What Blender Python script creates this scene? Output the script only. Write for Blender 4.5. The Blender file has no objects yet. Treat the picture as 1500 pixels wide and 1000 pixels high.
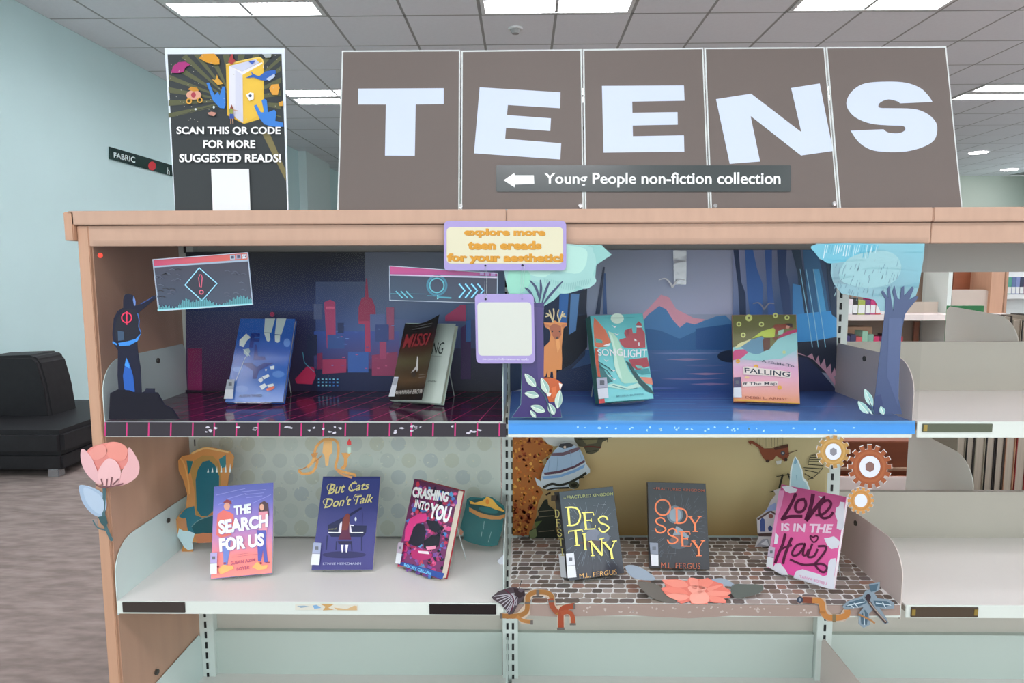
import bpy, bmesh, math, random
from mathutils import Vector, Matrix
random.seed(7)
S = bpy.context.scene
COL = S.collection
# ------------------------------------------------------------------ camera, world, exposure
F, PITCH, YAW, ROLL = 974.8, .1063, -.016, -.003
CAM = Vector((.0367, -1.4515, 1.30))
_f = Vector((math.sin(YAW)*math.cos(PITCH), math.cos(YAW)*math.cos(PITCH), -math.sin(PITCH)))
_r = Vector((math.cos(YAW), -math.sin(YAW), 0)); _u = _r.cross(_f)
RT = math.cos(ROLL)*_r + math.sin(ROLL)*_u; UP = -math.sin(ROLL)*_r + math.cos(ROLL)*_u; FW = _f
cd = bpy.data.cameras.new('camera'); cam = bpy.data.objects.new('camera', cd); COL.objects.link(cam)
cd.sensor_width = 36; cd.lens = F/1500*36; cd.clip_start = .02; cd.clip_end = 100
cam.matrix_world = Matrix(((RT.x, UP.x, -FW.x, CAM.x), (RT.y, UP.y, -FW.y, CAM.y), (RT.z, UP.z, -FW.z, CAM.z), (0, 0, 0, 1)))
S.camera = cam
w = bpy.data.worlds.new('world'); S.world = w; w.use_nodes = True
bg = w.node_tree.nodes['Background']; bg.inputs[0].default_value = (.88, .97, 1.0, 1); bg.inputs[1].default_value = 1.75
S.view_settings.view_transform = 'Standard'; S.view_settings.look = 'None'; S.view_settings.gamma = 1
S.view_settings.exposure = 0.23; S.view_settings.use_curve_mapping = False
LAMP = 22.0          # ceiling tube strength

# ------------------------------------------------------------------ helpers
LOC = {}
def ray(u, v): return FW + RT*((u-750)/F) - UP*((v-500)/F)
def on(u, v, fr):
    O, ex, ey = fr; n = ex.cross(ey); d = ray(u, v)
    return CAM + d*((O-CAM).dot(n)/d.dot(n))
def V(*a): return Vector(a)
def vert(Y): return (V(0, Y, 0), V(1, 0, 0), V(0, 0, 1))
def flat(z): return (V(0, 0, z), V(1, 0, 0), V(0, 1, 0))
def lin(h, g=1.0):
    h = h.lstrip('#'); o = []
    for i in (0, 2, 4):
        c = int(h[i:i+2], 16)/255; c = c/12.92 if c <= .04045 else ((c+.055)/1.055)**2.4
        o.append(min(.92, c*g))
    return (*o, 1)
MATS = {}
def mat(name, hexc='#ffffff', rough=.5, g=1.0, metal=0, noise=0, scale=(8, 8, 8), spec=.5, attr=False, bump=0, coat=0, c2=None):
    if name in MATS: return MATS[name]
    m = bpy.data.materials.new(name); m.use_nodes = True; nt = m.node_tree; b = nt.nodes['Principled BSDF']
    b.inputs['Roughness'].default_value = rough; b.inputs['Metallic'].default_value = metal
    b.inputs['Specular IOR Level'].default_value = spec; b.inputs['Coat Weight'].default_value = coat; b.inputs['Coat Roughness'].default_value = .08
    c = lin(hexc, g); b.inputs['Base Color'].default_value = c
    tc = nt.nodes.new('ShaderNodeTexCoord'); mp = nt.nodes.new('ShaderNodeMapping'); mp.inputs['Scale'].default_value = scale
    nt.links.new(tc.outputs['Object'], mp.inputs[0]); nz = nt.nodes.new('ShaderNodeTexNoise')
    nz.inputs['Scale'].default_value = 1; nz.inputs['Detail'].default_value = 5; nt.links.new(mp.outputs[0], nz.inputs['Vector'])
    if attr:
        a = nt.nodes.new('ShaderNodeVertexColor'); a.layer_name = 'Col'; src = a.outputs[0]
        nt.links.new(src, b.inputs['Base Color'])
    elif noise:
        rp = nt.nodes.new('ShaderNodeValToRGB'); rp.color_ramp.elements[0].position = .32; rp.color_ramp.elements[1].position = .68
        d = lin(c2, g) if c2 else tuple(x*(1-noise) for x in c[:3])+(1,)
        rp.color_ramp.elements[0].color = d; rp.color_ramp.elements[1].color = c
        nt.links.new(nz.outputs['Fac'], rp.inputs[0]); nt.links.new(rp.outputs[0], b.inputs['Base Color'])
    if bump:
        bp = nt.nodes.new('ShaderNodeBump'); bp.inputs['Strength'].default_value = bump; bp.inputs['Distance'].default_value = .004
        nt.links.new(nz.outputs['Fac'], bp.inputs['Height']); nt.links.new(bp.outputs[0], b.inputs['Normal'])
    MATS[name] = m; return m
def emis(name, hexc, s):
    m = bpy.data.materials.new(name); m.use_nodes = True; nt = m.node_tree; nt.nodes.clear()
    e = nt.nodes.new('ShaderNodeEmission'); o = nt.nodes.new('ShaderNodeOutputMaterial'); e.inputs[0].default_value = lin(hexc); e.inputs[1].default_value = s
    nt.links.new(e.outputs[0], o.inputs[0]); return m
def clear(name, tint='#ffffff', gloss=.08, rough=.05, bump=0, scale=(10, 10, 10), attr=False, alpha=.8, hi=.5):
    # clear plastic: mostly see-through, with the sheen of its surface
    m = bpy.data.materials.new(name); m.use_nodes = True; nt = m.node_tree; nt.nodes.clear(); N = nt.nodes.new; L = nt.links.new
    out = N('ShaderNodeOutputMaterial'); t = N('ShaderNodeBsdfTransparent'); t.inputs[0].default_value = lin(tint)
    gl = N('ShaderNodeBsdfGlossy'); gl.inputs['Roughness'].default_value = rough; mx = N('ShaderNodeMixShader')
    lw = N('ShaderNodeLayerWeight'); lw.inputs[0].default_value = .25; mr = N('ShaderNodeMapRange'); mr.inputs[3].default_value = gloss; mr.inputs[4].default_value = hi
    L(lw.outputs['Fresnel'], mr.inputs[0]); L(mr.outputs[0], mx.inputs[0])
    first = t.outputs[0]
    if attr:
        a = N('ShaderNodeVertexColor'); a.layer_name = 'Col'; df = N('ShaderNodeBsdfDiffuse'); L(a.outputs[0], df.inputs[0])
        m2 = N('ShaderNodeMixShader'); m2.inputs[0].default_value = alpha; L(t.outputs[0], m2.inputs[1]); L(df.outputs[0], m2.inputs[2]); first = m2.outputs[0]
    L(first, mx.inputs[1]); L(gl.outputs[0], mx.inputs[2])
    if bump:
        tc = N('ShaderNodeTexCoord'); mp = N('ShaderNodeMapping'); mp.inputs['Scale'].default_value = scale; nz = N('ShaderNodeTexNoise'); nz.inputs['Scale'].default_value = 1; nz.inputs['Detail'].default_value = 2
        L(tc.outputs['Object'], mp.inputs[0]); L(mp.outputs[0], nz.inputs['Vector'])
        bp = N('ShaderNodeBump'); bp.inputs['Strength'].default_value = bump; bp.inputs['Distance'].default_value = .02
        L(nz.outputs['Fac'], bp.inputs['Height']); L(bp.outputs[0], gl.inputs['Normal']); L(bp.outputs[0], lw.inputs['Normal'])
    L(mx.outputs[0], out.inputs[0]); return m

class MB:
    def __init__(s): s.v = []; s.f = []; s.c = []
    def add(s, vs, fs, col=None):
        n = len(s.v); s.v += [tuple(x) for x in vs]; s.f += [tuple(i+n for i in f) for f in fs]; s.c += [col]*len(fs); return s
    def box(s, a, b, col=None):
        x0, y0, z0 = a; x1, y1, z1 = b
        return s.add([(x0,y0,z0),(x1,y0,z0),(x1,y1,z0),(x0,y1,z0),(x0,y0,z1),(x1,y0,z1),(x1,y1,z1),(x0,y1,z1)],
                     [(0,3,2,1),(4,5,6,7),(0,1,5,4),(1,2,6,5),(2,3,7,6),(3,0,4,7)], col)
    def fbox(s, fr, x0, x1, y0, y1, d0, d1, col=None):
        # box in a frame: x along ex, y along ey, d along the front normal
        O, ex, ey = fr; n = ex.cross(ey); P = []
        for d in (d0, d1):
            for x, y in ((x0, y0), (x1, y0), (x1, y1), (x0, y1)): P.append(O+ex*x+ey*y+n*d)
        return s.add(P, [(0,3,2,1),(4,5,6,7),(0,1,5,4),(1,2,6,5),(2,3,7,6),(3,0,4,7)], col)
    def prism(s, pts, ext, col=None):
        # pts: world points of a planar outline; ext: extrusion vector
        n = len(pts); a = [Vector(p) for p in pts]; b = [p+ext for p in a]
        fs = [tuple(range(n))[::-1], tuple(range(n, 2*n))]+[(i, (i+1) % n, n+(i+1) % n, n+i) for i in range(n)]
        return s.add(a+b, fs, col)
    def tube(s, pts, r, k=8, col=None):
        pts = [Vector(p) for p in pts]; rings = []
        for i, p in enumerate(pts):
            t = (pts[min(i+1, len(pts)-1)]-pts[max(i-1, 0)]).normalized(); a = t.orthogonal().normalized() if i == 0 else (a-t*a.dot(t)).normalized()
            b = t.cross(a); rings.append([p+(a*math.cos(2*math.pi*j/k)+b*math.sin(2*math.pi*j/k))*r for j in range(k)])
        vs = [q for R_ in rings for q in R_]; fs = [(i*k+j, i*k+(j+1) % k, (i+1)*k+(j+1) % k, (i+1)*k+j) for i in range(len(pts)-1) for j in range(k)]
        fs += [tuple(range(k))[::-1], tuple((len(pts)-1)*k+j for j in range(k))]
        return s.add(vs, fs, col)
    def build(s, name, m, parent=None, bevel=0, base=None, smooth=False, seg=2):
        vs = s.v
        if parent is not None: base = LOC[parent.name]
        elif base is None:
            xs, ys, zs = zip(*vs); base = V((min(xs)+max(xs))/2, (min(ys)+max(ys))/2, min(zs))
        me = bpy.data.meshes.new(name); me.from_pydata([(x-base.x, y-base.y, z-base.z) for x, y, z in vs], [], s.f); me.update()
        if any(c is not None for c in s.c):
            at = me.color_attributes.new('Col', 'FLOAT_COLOR', 'CORNER'); li = 0; dat = []
            for pi, p in enumerate(me.polygons):
                c = s.c[pi]
                for j in range(p.loop_total):
                    dat += list(c[j] if isinstance(c, list) else (c or (.8, .8, .8, 1)))
            at.data.foreach_set('color', dat)
        if bevel:
            bm = bmesh.new(); bm.from_mesh(me); bmesh.ops.bevel(bm, geom=bm.edges[:], offset=bevel, segments=seg, affect='EDGES', clamp_overlap=True); bm.to_mesh(me); bm.free()
        if smooth:
            for p in me.polygons: p.use_smooth = True
        me.materials.append(m); o = bpy.data.objects.new(name, me); COL.objects.link(o)
        if parent is not None: o.parent = parent
        else: o.location = base
        LOC[o.name] = Vector(base); return o
def tag(o, label=None, cat=None, group=None, kind=None):
    if label: o['label'] = label
    if cat: o['category'] = cat
    if group: o['group'] = group
    if kind: o['kind'] = kind
    return o
def thing(name, base, label, cat, group=None):
    o = bpy.data.objects.new(name, None); COL.objects.link(o); o.location = base; o.empty_display_size = .05; LOC[o.name] = Vector(base); return tag(o, label, cat, group)
def nums(z, s):
    n = [float(t) for t in s.replace(',', ' ').split()] if isinstance(s, str) else [c for p in s for c in p]
    return [(z[0]+n[i]/z[2], z[1]+n[i+1]/z[2]) for i in range(0, len(n), 2)]
def spline(p, sub=6, closed=False):
    o = []; n = len(p)
    for i in range(n if closed else n-1):
        g = (lambda k: p[k % n]) if closed else (lambda k: p[max(0, min(n-1, k))])
        a, b, c, d = g(i-1), g(i), g(i+1), g(i+2)
        for j in range(sub):
            t = j/sub; o.append(tuple(.5*((2*b[k])+(-a[k]+c[k])*t+(2*a[k]-5*b[k]+4*c[k]-d[k])*t*t+(-a[k]+3*b[k]-3*c[k]+d[k])*t**3) for k in (0, 1)))
    if not closed: o.append(p[-1])
    return o
_tc = {}
def textmesh(t, bold, shear=0):
    k = (t, bold, shear)
    if k not in _tc:
        cu = bpy.data.curves.new('t', 'FONT'); cu.body = t; cu.size = 1; cu.offset = bold; cu.resolution_u = 3; cu.shear = shear
        ob = bpy.data.objects.new('t', cu); COL.objects.link(ob); me = bpy.data.meshes.new_from_object(ob)
        vs = [(v.co.x, v.co.y) for v in me.vertices]; fs = [tuple(p.vertices) for p in me.polygons]
        bpy.data.objects.remove(ob); bpy.data.meshes.remove(me); bpy.data.curves.remove(cu)
        _tc[k] = (vs, fs)
    return _tc[k]
class Print(MB):
    """flat printed graphics laid on a real plane; z = zoom transform of the pixel coordinates they were measured in"""
    def __init__(s, fr, z=(0, 0, 1), g=1.2, step=.00012, k=1):
        super().__init__(); s.fr = fr; s.z = z; s.g = g*.9; s.k = k; s.step = step; s.n = fr[1].cross(fr[2])
    def w(s, u, v): return on(u, v, s.fr)+s.n*(s.step*s.k)
    def poly(s, pts, c, smooth=False, same=False):
        p = nums(s.z, pts)
        if smooth: p = spline(p, 4, True); p = [q for i, q in enumerate(p) if math.hypot(q[0]-p[i-1][0], q[1]-p[i-1][1]) > .02]
        ar = sum(p[i-1][0]*p[i][1]-p[i][0]*p[i-1][1] for i in range(len(p)))
        if ar > 0: p = p[::-1]
        if not same: s.k += 1
        s.add([s.w(*q) for q in p], [tuple(range(len(p)))], lin(c, s.g)); return s
    def grad(s, pts, cs):
        # quad TL TR BR BL with a printed colour gradient
        p = nums(s.z, pts)[::-1]; cs = [lin(c, s.g) for c in cs][::-1]; s.k += 1
        s.add([s.w(*q) for q in p], [(0, 1, 2, 3)], cs); return s
    def rect(s, x0, y0, x1, y1, c): return s.poly([(x0, y0), (x1, y0), (x1, y1), (x0, y1)], c)
    def ell(s, cx, cy, rx, ry, c, rot=0, n=20, same=False):
        return s.poly([(cx+rx*math.cos(t)*math.cos(rot)-ry*math.sin(t)*math.sin(rot), cy+rx*math.cos(t)*math.sin(rot)+ry*math.sin(t)*math.cos(rot)) for t in [2*math.pi*i/n for i in range(n)]], c, same=same)
    def ring(s, cx, cy, r0, r1, c, n=28, same=False):
        z = s.z; s.k += 0 if same else 1; vs = []
        for i in range(n):
            t = 2*math.pi*i/n
            for r in (r0, r1): vs.append(s.w(z[0]+(cx+r*math.cos(t))/z[2], z[1]+(cy+r*math.sin(t))/z[2]))
        s.add(vs, [(2*i+1, 2*i, (2*i+2) % (2*n), (2*i+3) % (2*n)) for i in range(n)], lin(c, s.g)); return s
    def line(s, pts, wd, c, smooth=False, closed=False, same=False, taper=False):
        p = nums(s.z, pts); wd = wd/s.z[2]/2
        if smooth: p = spline(p, 5)
        if closed: p = p+[p[0]]
        L = []; R_ = []
        for i in range(len(p)):
            a = p[max(i-1, 0)]; b = p[min(i+1, len(p)-1)]
            if closed and i in (0, len(p)-1): a = p[-2]; b = p[1]
            dx, dy = b[0]-a[0], b[1]-a[1]; l = math.hypot(dx, dy) or 1
            ww = wd
            if taper: ww = wd*(.35+.65*math.sin(math.pi*min(.97, max(.03, i/(len(p)-1)))))
            nx, ny = -dy/l*ww, dx/l*ww
            L.append((p[i][0]+nx, p[i][1]+ny)); R_.append((p[i][0]-nx, p[i][1]-ny))
        if not same: s.k += 1
        n = len(p); s.add([s.w(*q) for q in L+R_], [(i, i+1, n+i+1, n+i) for i in range(n-1)], lin(c, s.g)); return s
    def text(s, t, quad, c, bold=.02, shear=0, same=False):
        # the text's box is mapped on the quad TL TR BR BL
        q = nums(s.z, quad); vs, fs = textmesh(t, bold, shear)
        xs = [v[0] for v in vs]; ys = [v[1] for v in vs]; x0, x1, y0, y1 = min(xs), max(xs), min(ys), max(ys)
        if not same: s.k += 1
        o = []
        for x, y in vs:
            a = (x-x0)/(x1-x0); b = 1-(y-y0)/(y1-y0)
            o.append(s.w(*[(q[0][k]*(1-a)+q[1][k]*a)*(1-b)+(q[3][k]*(1-a)+q[2][k]*a)*b for k in (0, 1)]))
        s.add(o, fs, lin(c, s.g)); return s
    def slab(s, pts, c, th=.0015, smooth=False):
        # the card itself, with real thickness
        p = nums(s.z, pts)
        if smooth: p = spline(p, 4, True)
        ar = sum(p[i-1][0]*p[i][1]-p[i][0]*p[i-1][1] for i in range(len(p)))
        if ar > 0: p = p[::-1]
        s.prism([on(*q, s.fr)-s.n*th for q in p], s.n*th, lin(c, s.g)); return s
GLOSS = mat('glossy_print', attr=True, rough=.22, spec=.5)
MATTE = mat('matte_print', attr=True, rough=.6, spec=.3)
SHEEN = mat('poster_sheen', attr=True, rough=.42, spec=.4)
SATIN = mat('laminated_print', attr=True, rough=.12, spec=.6)
def rpts(x0, y0, x1, y1, r, n=4):
    o = []
    for cx, cy, a in ((x1-r, y0+r, -90), (x1-r, y1-r, 0), (x0+r, y1-r, 90), (x0+r, y0+r, 180)):
        for i in range(n+1):
            t = math.radians(a+90*i/n); o.append((cx+r*math.cos(t), cy+r*math.sin(t)))
    return o

# ------------------------------------------------------------------ materials of the room
WOOD = mat('beech_laminate', '#cfa184', .42, .92, noise=.08, scale=(60, 60, 3))
WOODH = mat('beech_laminate_long', '#d2aa92', .42, .88, noise=.07, scale=(45, 60, 12))
WOODD = mat('brown_side_panel', '#b5907a', .45, 1.18, noise=.1, scale=(50, 20, 2.5))
CREAM = mat('cream_steel', '#d6dcd5', .35, 1.12, noise=.04, scale=(5, 5, 5))
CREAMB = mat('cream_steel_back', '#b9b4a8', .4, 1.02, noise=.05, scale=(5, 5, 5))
PLATE = mat('beige_plate', '#d2c4be', .4, 1.1)
BLACK = mat('slot_black', '#101212', .6)
CAB = mat('dark_red_wood', '#8a4f35', .4, 1.2, noise=.15, scale=(3, 30, 30))
WALL = mat('pale_mint_paint', '#cdeaec', .7, .98, noise=.03, scale=(2, 2, 2))
TILEM = mat('ceiling_tile', '#eef1f6', .85, 1.0, noise=.03, scale=(30, 30, 30))
GRIDM = mat('ceiling_grid', '#a4a6a6', .5)
WHITE = mat('white_paint', '#e8ecec', .5)

Z1, Z2, Z3, ZF, ZT = .544, .967, .121, 1.355, 1.430
YB = .39
XB = [-.905, 0, .9, 1.8]
# ------------------------------------------------------------------ setting
CZ = 3.30; GX, GY = .5973, .6995; X0, Y0 = -.295, 4.03
WX = -3.72
fl = MB().box((WX-.2, -6, -.05), (11, 16, 0)).build('floor', mat('carpet', '#968984', .95, 1.0, noise=.2, scale=(9, 30, 8), c2='#7d716c', spec=.1, bump=.3)); tag(fl, kind='structure')
MATS['carpet'].node_tree.nodes['Mapping'].inputs['Rotation'].default_value = (0, 0, .35)
tag(MB().box((WX-.2, -3.2, 0), (WX, 13.4, CZ)).build('wall_left', WALL), kind='structure')
tag(MB().box((WX-.2, 13.4, 0), (11.2, 13.6, CZ)).build('wall_back', mat('back_wall', '#d2dccf', .7)), kind='structure')
tag(MB().box((11, -3.2, 0), (11.2, 13.6, .9)).box((11, -3.2, 2.7), (11.2, 13.6, CZ)).box((11, 12.6, .9), (11.2, 13.4, 2.7)).build('wall_right', WALL), kind='structure')  # unseen wall, left open between sill and header to let world light in
pil = on(432, 221, flat(CZ)); p2 = on(450, 222, flat(CZ)); p3 = on(463, 228, flat(CZ))
tag(MB().box((WX-.3, pil.y, 0), (p2.x, p2.y+1.3, CZ)).build('trim_1', mat('pillar', '#d5e6e6', .7)), kind='structure')
ceil = MB().box((WX-.2, -3.2, CZ+.03), (11.2, 13.6, CZ+.1)).build('ceiling', GRIDM); tag(ceil, kind='structure')
g_ = MB()
for i in range(-7, 19): x = X0+GX*i; g_.box((x-.012, 1.9, CZ+.001), (x+.012, 13.4, CZ+.01))
for j in range(-3, 14): y = Y0+GY*j; g_.box((WX, y-.010, CZ+.001), (11, y+.010, CZ+.01))
tag(g_.build('grid_rail', GRIDM, ceil), kind='stuff')
tm = bpy.data.meshes.new('ceiling_tile'); hx, hy = GX/2-.011, GY/2-.011
def tilemesh(x0, x1):
    m_ = MB().box((x0, -hy, 0), (x1, hy, .03)); me = bpy.data.meshes.new('ceiling_tile'); me.from_pydata(m_.v, [], m_.f); me.materials.append(TILEM); return me
TM = tilemesh(-hx, hx)
LIGHTS = [(-4, -1), (0, -1), (4, -1), (-4, 3), (0, 3), (9, 3), (5, 3)]+[(i, j) for j in (-5, -9) for i in (-4, 0, 4, 9, 13)]+[(8, -1), (12, -1), (13, 3)]  # entries after the first list are unseen fixtures added to brighten the room
def lit(i, j):
    for a, b in LIGHTS:
        if j == b and i in (a, a+1): return True
    return False
far = MB(); near = MB()
base = LOC['ceiling']
for j in range(-11, 14):
    for i in range(-6, 19):
        if lit(i, j): continue
        cx, cy = X0+GX*(i+.5), Y0+GY*(j+.5)
        x0, x1 = cx-hx, cx+hx
        if x0 < WX: x0 = WX+.002
        if x1 > 11: continue
        d = V(cx, cy, CZ)-CAM; zz = d.dot(FW); vis = False
        if zz > .5:
            u = 750+F*d.dot(RT)/zz; v = 500-F*d.dot(UP)/zz; vis = -90 < u < 1590 and v > -60
        if vis and j <= 7:
            o = bpy.data.objects.new('tile', TM if x0 > WX+.01 else tilemesh(x0-cx, hx)); COL.objects.link(o); o.parent = ceil
            o.location = V(cx, cy, CZ+.0005*random.random())-base
        else: (far if j > 3 else near).box((x0, cy-hy, CZ), (x1, cy+hy, CZ+.03))
i = -6; cxr = X0+GX*-5
tag(far.build('far_tiles', TILEM, ceil), kind='stuff'); tag(near.build('tiles_overhead', TILEM, ceil), kind='stuff')
LM = emis('tube_light', '#f6f2ff', LAMP)
def fixture(i, j, label):
    x0 = X0+GX*i+.015; x1 = x0+2*GX-.03; y0 = Y0+GY*j+.015; y1 = y0+GY-.03
    t = thing('ceiling_light', V((x0+x1)/2, (y0+y1)/2, CZ), label, 'light', 'recessed ceiling lights')
    m = MB().box((x0, y0, CZ-.004), (x1, y0+.03, CZ+.02)).box((x0, y1-.03, CZ-.004), (x1, y1, CZ+.02)).box((x0, y0+.03, CZ-.004), (x0+.03, y1-.03, CZ+.02)).box((x1-.03, y0+.03, CZ-.004), (x1, y1-.03, CZ+.02))
    m.box((x0, y0, CZ+.02), (x1, y1, CZ+.028)).build('housing', WHITE, t)
    mid = (y0+y1)/2
    MB().box((x0+.03, mid-.06, CZ-.004), (x1-.03, mid+.06, CZ+.02)).build('divider', WHITE, t)
    for a, b in ((y0+.05, mid-.07), (mid+.07, y1-.05)):
        d = MB().box((x0+.06, a, CZ+.006), (x1-.06, b, CZ+.012)).build('diffuser', LM, t)
        L = MB()
        for k in range(28):
            xx = x0+.07+k*(x1-x0-.14)/27; L.box((xx-.002, a, CZ-.002), (xx+.002, b, CZ+.006))
        tag(L.build('louvre_blades', WHITE, d), kind='stuff')
    return t
for (i, j), lb in zip(LIGHTS[:6], ('twin strip recessed light at the top left of the ceiling', 'twin strip recessed light at the top middle, above the brown letter boards',
        'twin strip recessed light just above the top right of the picture', 'distant twin strip light seen between the scan poster and the first letter board',
        'distant twin strip light behind the middle letter boards', 'distant twin strip light at the right edge, beside the S board')): fixture(i, j, lb)
fixture(5, 3, 'distant twin strip light behind the N board')
ords0 = ('first', 'second', 'third', 'fourth', 'fifth')
for j in (-5, -9):  # unseen overhead rows, added for more light on floor and ceiling
    for n_i, i in enumerate((-4, 0, 4, 9, 13)): fixture(i, j, f'added unseen overhead light {"in front of the bookcase" if j == -5 else "behind the viewer"}, {ords0[n_i]} from the left wall')
fixture(8, -1, 'added ceiling light out of view on the right, next after the top right one'); fixture(12, -1, 'added ceiling light out of view on the right, nearest the open wall')  # fixtures beyond the frame, added to light the room
fixture(13, 3, 'added ceiling light out of view to the far right')
for (u, v), lb in (((1433, 223), 'round downlight nearer the S board'), ((1479, 248), 'round downlight at the far right, near the back wall')):
    p = on(u, v, flat(CZ)); m = MB(); r = .14 if u < 1450 else .15
    t = thing('downlight', V(p.x, p.y, CZ), 'small white '+lb, 'light', 'round downlights')
    c = [V(p.x+r*math.cos(a), p.y+r*math.sin(a), CZ-.012) for a in [k*math.pi/8 for k in range(16)]]
    MB().prism(c, V(0, 0, .006)).build('lens', LM, t)
    c = [V(p.x+(r+.015)*math.cos(a), p.y+(r+.015)*math.sin(a), CZ-.006) for a in [k*math.pi/8 for k in range(16)]]
    MB().prism(c, V(0, 0, .006)).build('trim_ring', WHITE, t)
p = on(755, 41, flat(CZ)); t = thing('smoke_detector', V(p.x, p.y, CZ), 'small white round smoke detector on the ceiling above the middle letter boards', 'detector')
def disc(r0, r1, z0, z1, c, n=20):
    m = MB(); a = [V(c.x+r0*math.cos(k*2*math.pi/n), c.y+r0*math.sin(k*2*math.pi/n), z0) for k in range(n)]; b = [V(c.x+r1*math.cos(k*2*math.pi/n), c.y+r1*math.sin(k*2*math.pi/n), z1) for k in range(n)]
    return m.add(a+b, [tuple(range(n))[::-1], tuple(range(n, 2*n))]+[(i, (i+1) % n, n+(i+1) % n, n+i) for i in range(n)])
disc(.06, .06, CZ-.015, CZ, p).build('mount', WHITE, t); disc(.03, .045, CZ-.045, CZ-.015, p).build('sensor_head', GRIDM, t)

# wall sign
WF = (V(WX+.012, 0, 0), V(0, 1, 0), V(0, 0, 1))
# wall sign
t = thing('wall_sign', on(205, 250, WF), 'dark green FABRIC strip sign with a red dot on the left wall', 'sign')
Print(WF, (0, 0, 3)).slab('482 644 800 738 800 785 483 698', '#1f3a38', .01).build('board', SATIN, t)
pr_ = Print(WF, (0, 0, 3), k=3).text('FABRIC', '499 668 594 690 594 716 500 692', '#d7e6e6', .02)
pr_.text('h', '735 735 745 738 745 768 735 765', '#d7e6e6', .02).build('lettering', MATTE, t)['kind'] = 'stuff'
Print(WF, (0, 0, 3), k=3).ell(668, 729, 17, 20, '#d1414a').build('red_dot', SATIN, t)

# sofa
LEA = mat('black_leather', '#262528', .55, 1.0, noise=.2, scale=(18, 18, 18), bump=.1, spec=.3)
sc = on(94, 701, flat(0)); sx, sy = sc.x, sc.y; sz = on(94, 636, vert(sy)).z
SYF = on(112, 584, flat(sz+.02)).y
t = thing('sofa', V(sx-.5, sy+.6, 0), 'black leather sofa with a rounded backrest against the left wall', 'sofa')
MB().box((WX+.02, sy+.02, .05), (sx-.02, SYF-.02, sz-.13)).build('base', LEA, t, bevel=.015)
MB().box((WX+.02, sy, sz-.14), (sx, SYF, sz+.02)).build('seat_cushion', LEA, t, bevel=.03, seg=4)
br = on(80, 560, vert(sy+.5)).x; bt = on(60, 517, vert(sy+.55)).z
bl_ = V(WX+.02, sy+.44, sz); MB().prism([V(WX+.02, sy+.44, sz), V(br, sy+.44, sz), V(br-.02, sy+.44, sz+.5*(bt-sz)), V(br-.06, sy+.44, bt-.04), V(br-.11, sy+.44, bt), V(WX+.02, sy+.44, bt-.012)], V(0, .28, 0)).build('backrest', LEA, t, bevel=.02, seg=3)
FEET = mat('chrome_foot', '#b9bcc0', .25, metal=.8)
for x, y in ((sx-.09, sy+.06), (WX+.12, sy+.06), (sx-.09, SYF-.1)): MB().box((x-.035, y-.03, 0), (x+.035, y+.03, .052)).build('foot', FEET, t, bevel=.004)

# ------------------------------------------------------------------ bookcase
bc = thing('bookcase', V(0, .39, 0), 'beech and cream steel library bookcase with displays on its two upper shelves', 'bookcase')
XR = 2.4
for a, b in ((-.945, on(742, 306, vert(0)).x), (on(742, 306, vert(0)).x, on(1363, 304, vert(0)).x), (on(1363, 304, vert(0)).x, XR)):
    MB().box((a+.0006, -.012, ZT-.030), (b-.0006, .80, ZT)).build('top_board', WOODH, bc, bevel=.002)
for a, b in ((-.925, on(1363, 340, vert(0)).x), (on(1363, 340, vert(0)).x, XR)):
    MB().box((a+.0006, -.002, ZF), (b-.0006, .018, ZT-.031)).build('fascia', WOODH, bc, bevel=.001)
MB().box((-.931, -.004, 0), (-.906, .80, ZT-.031)).build('end_panel', WOOD, bc, bevel=.0015)
MB().box((-.9058, .004, 0), (-.903, .388, ZF+.04)).build('inner_side_panel', WOODD, bc)
MB().box((-.952, -.014, ZF+.012), (-.932, .02, ZT-.002)).build('corner_cap', WOOD, bc, bevel=.002)
MB().box((-.90, YB+.002, 1.292), (XR, YB+.014, ZT-.032)).build('header_panel', mat('grey_panel', '#a9aba6', .5, 1.2), bc)
MB().box((-.88, YB+.004, Z3+.13), (XR, YB+.02, Z1-.02)).build('back_panel', mat('beige_back', '#b9b5ab', .5, 1.1), bc)
UPR = mat('upright_steel', '#d3ddd8', .35, 1.05)
for X in (-.885, 0, .9, 1.8):
    u_ = MB().box((X-.022, YB-.022, 0), (X+.022, YB+.012, ZT-.035)).build('upright', UPR, bc, bevel=.001)
    s_ = MB(); z = .05
    while z < ZT-.08:
        for dx in (-.008, .008) if X == 0 else (.0,): s_.box((X+dx-.0032, YB-.0235, z), (X+dx+.0032, YB-.0215, z+.019))
        z += .0317
    tag(s_.build('slots', BLACK, u_), kind='stuff')
HB = .135
BR = mat('bracket_steel', '#cfdfdc', .35, 1.1, noise=.03, scale=(4, 4, 4))
def bracket_pts(X, z, y0=-.002, y1=YB-.024, h=HB, r=.075, rb=.012, lip=.034):
    p = [(y0, z-lip), (y0, z+h-r)]+[(y0+r-r*math.cos(a), z+h-r+r*math.sin(a)) for a in [math.pi/2*k/8 for k in range(1, 9)]]
    p += [(y1-rb, z+h), (y1, z+h-rb), (y1, z-lip)]
    return [V(X, y, zz) for y, zz in p]
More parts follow.
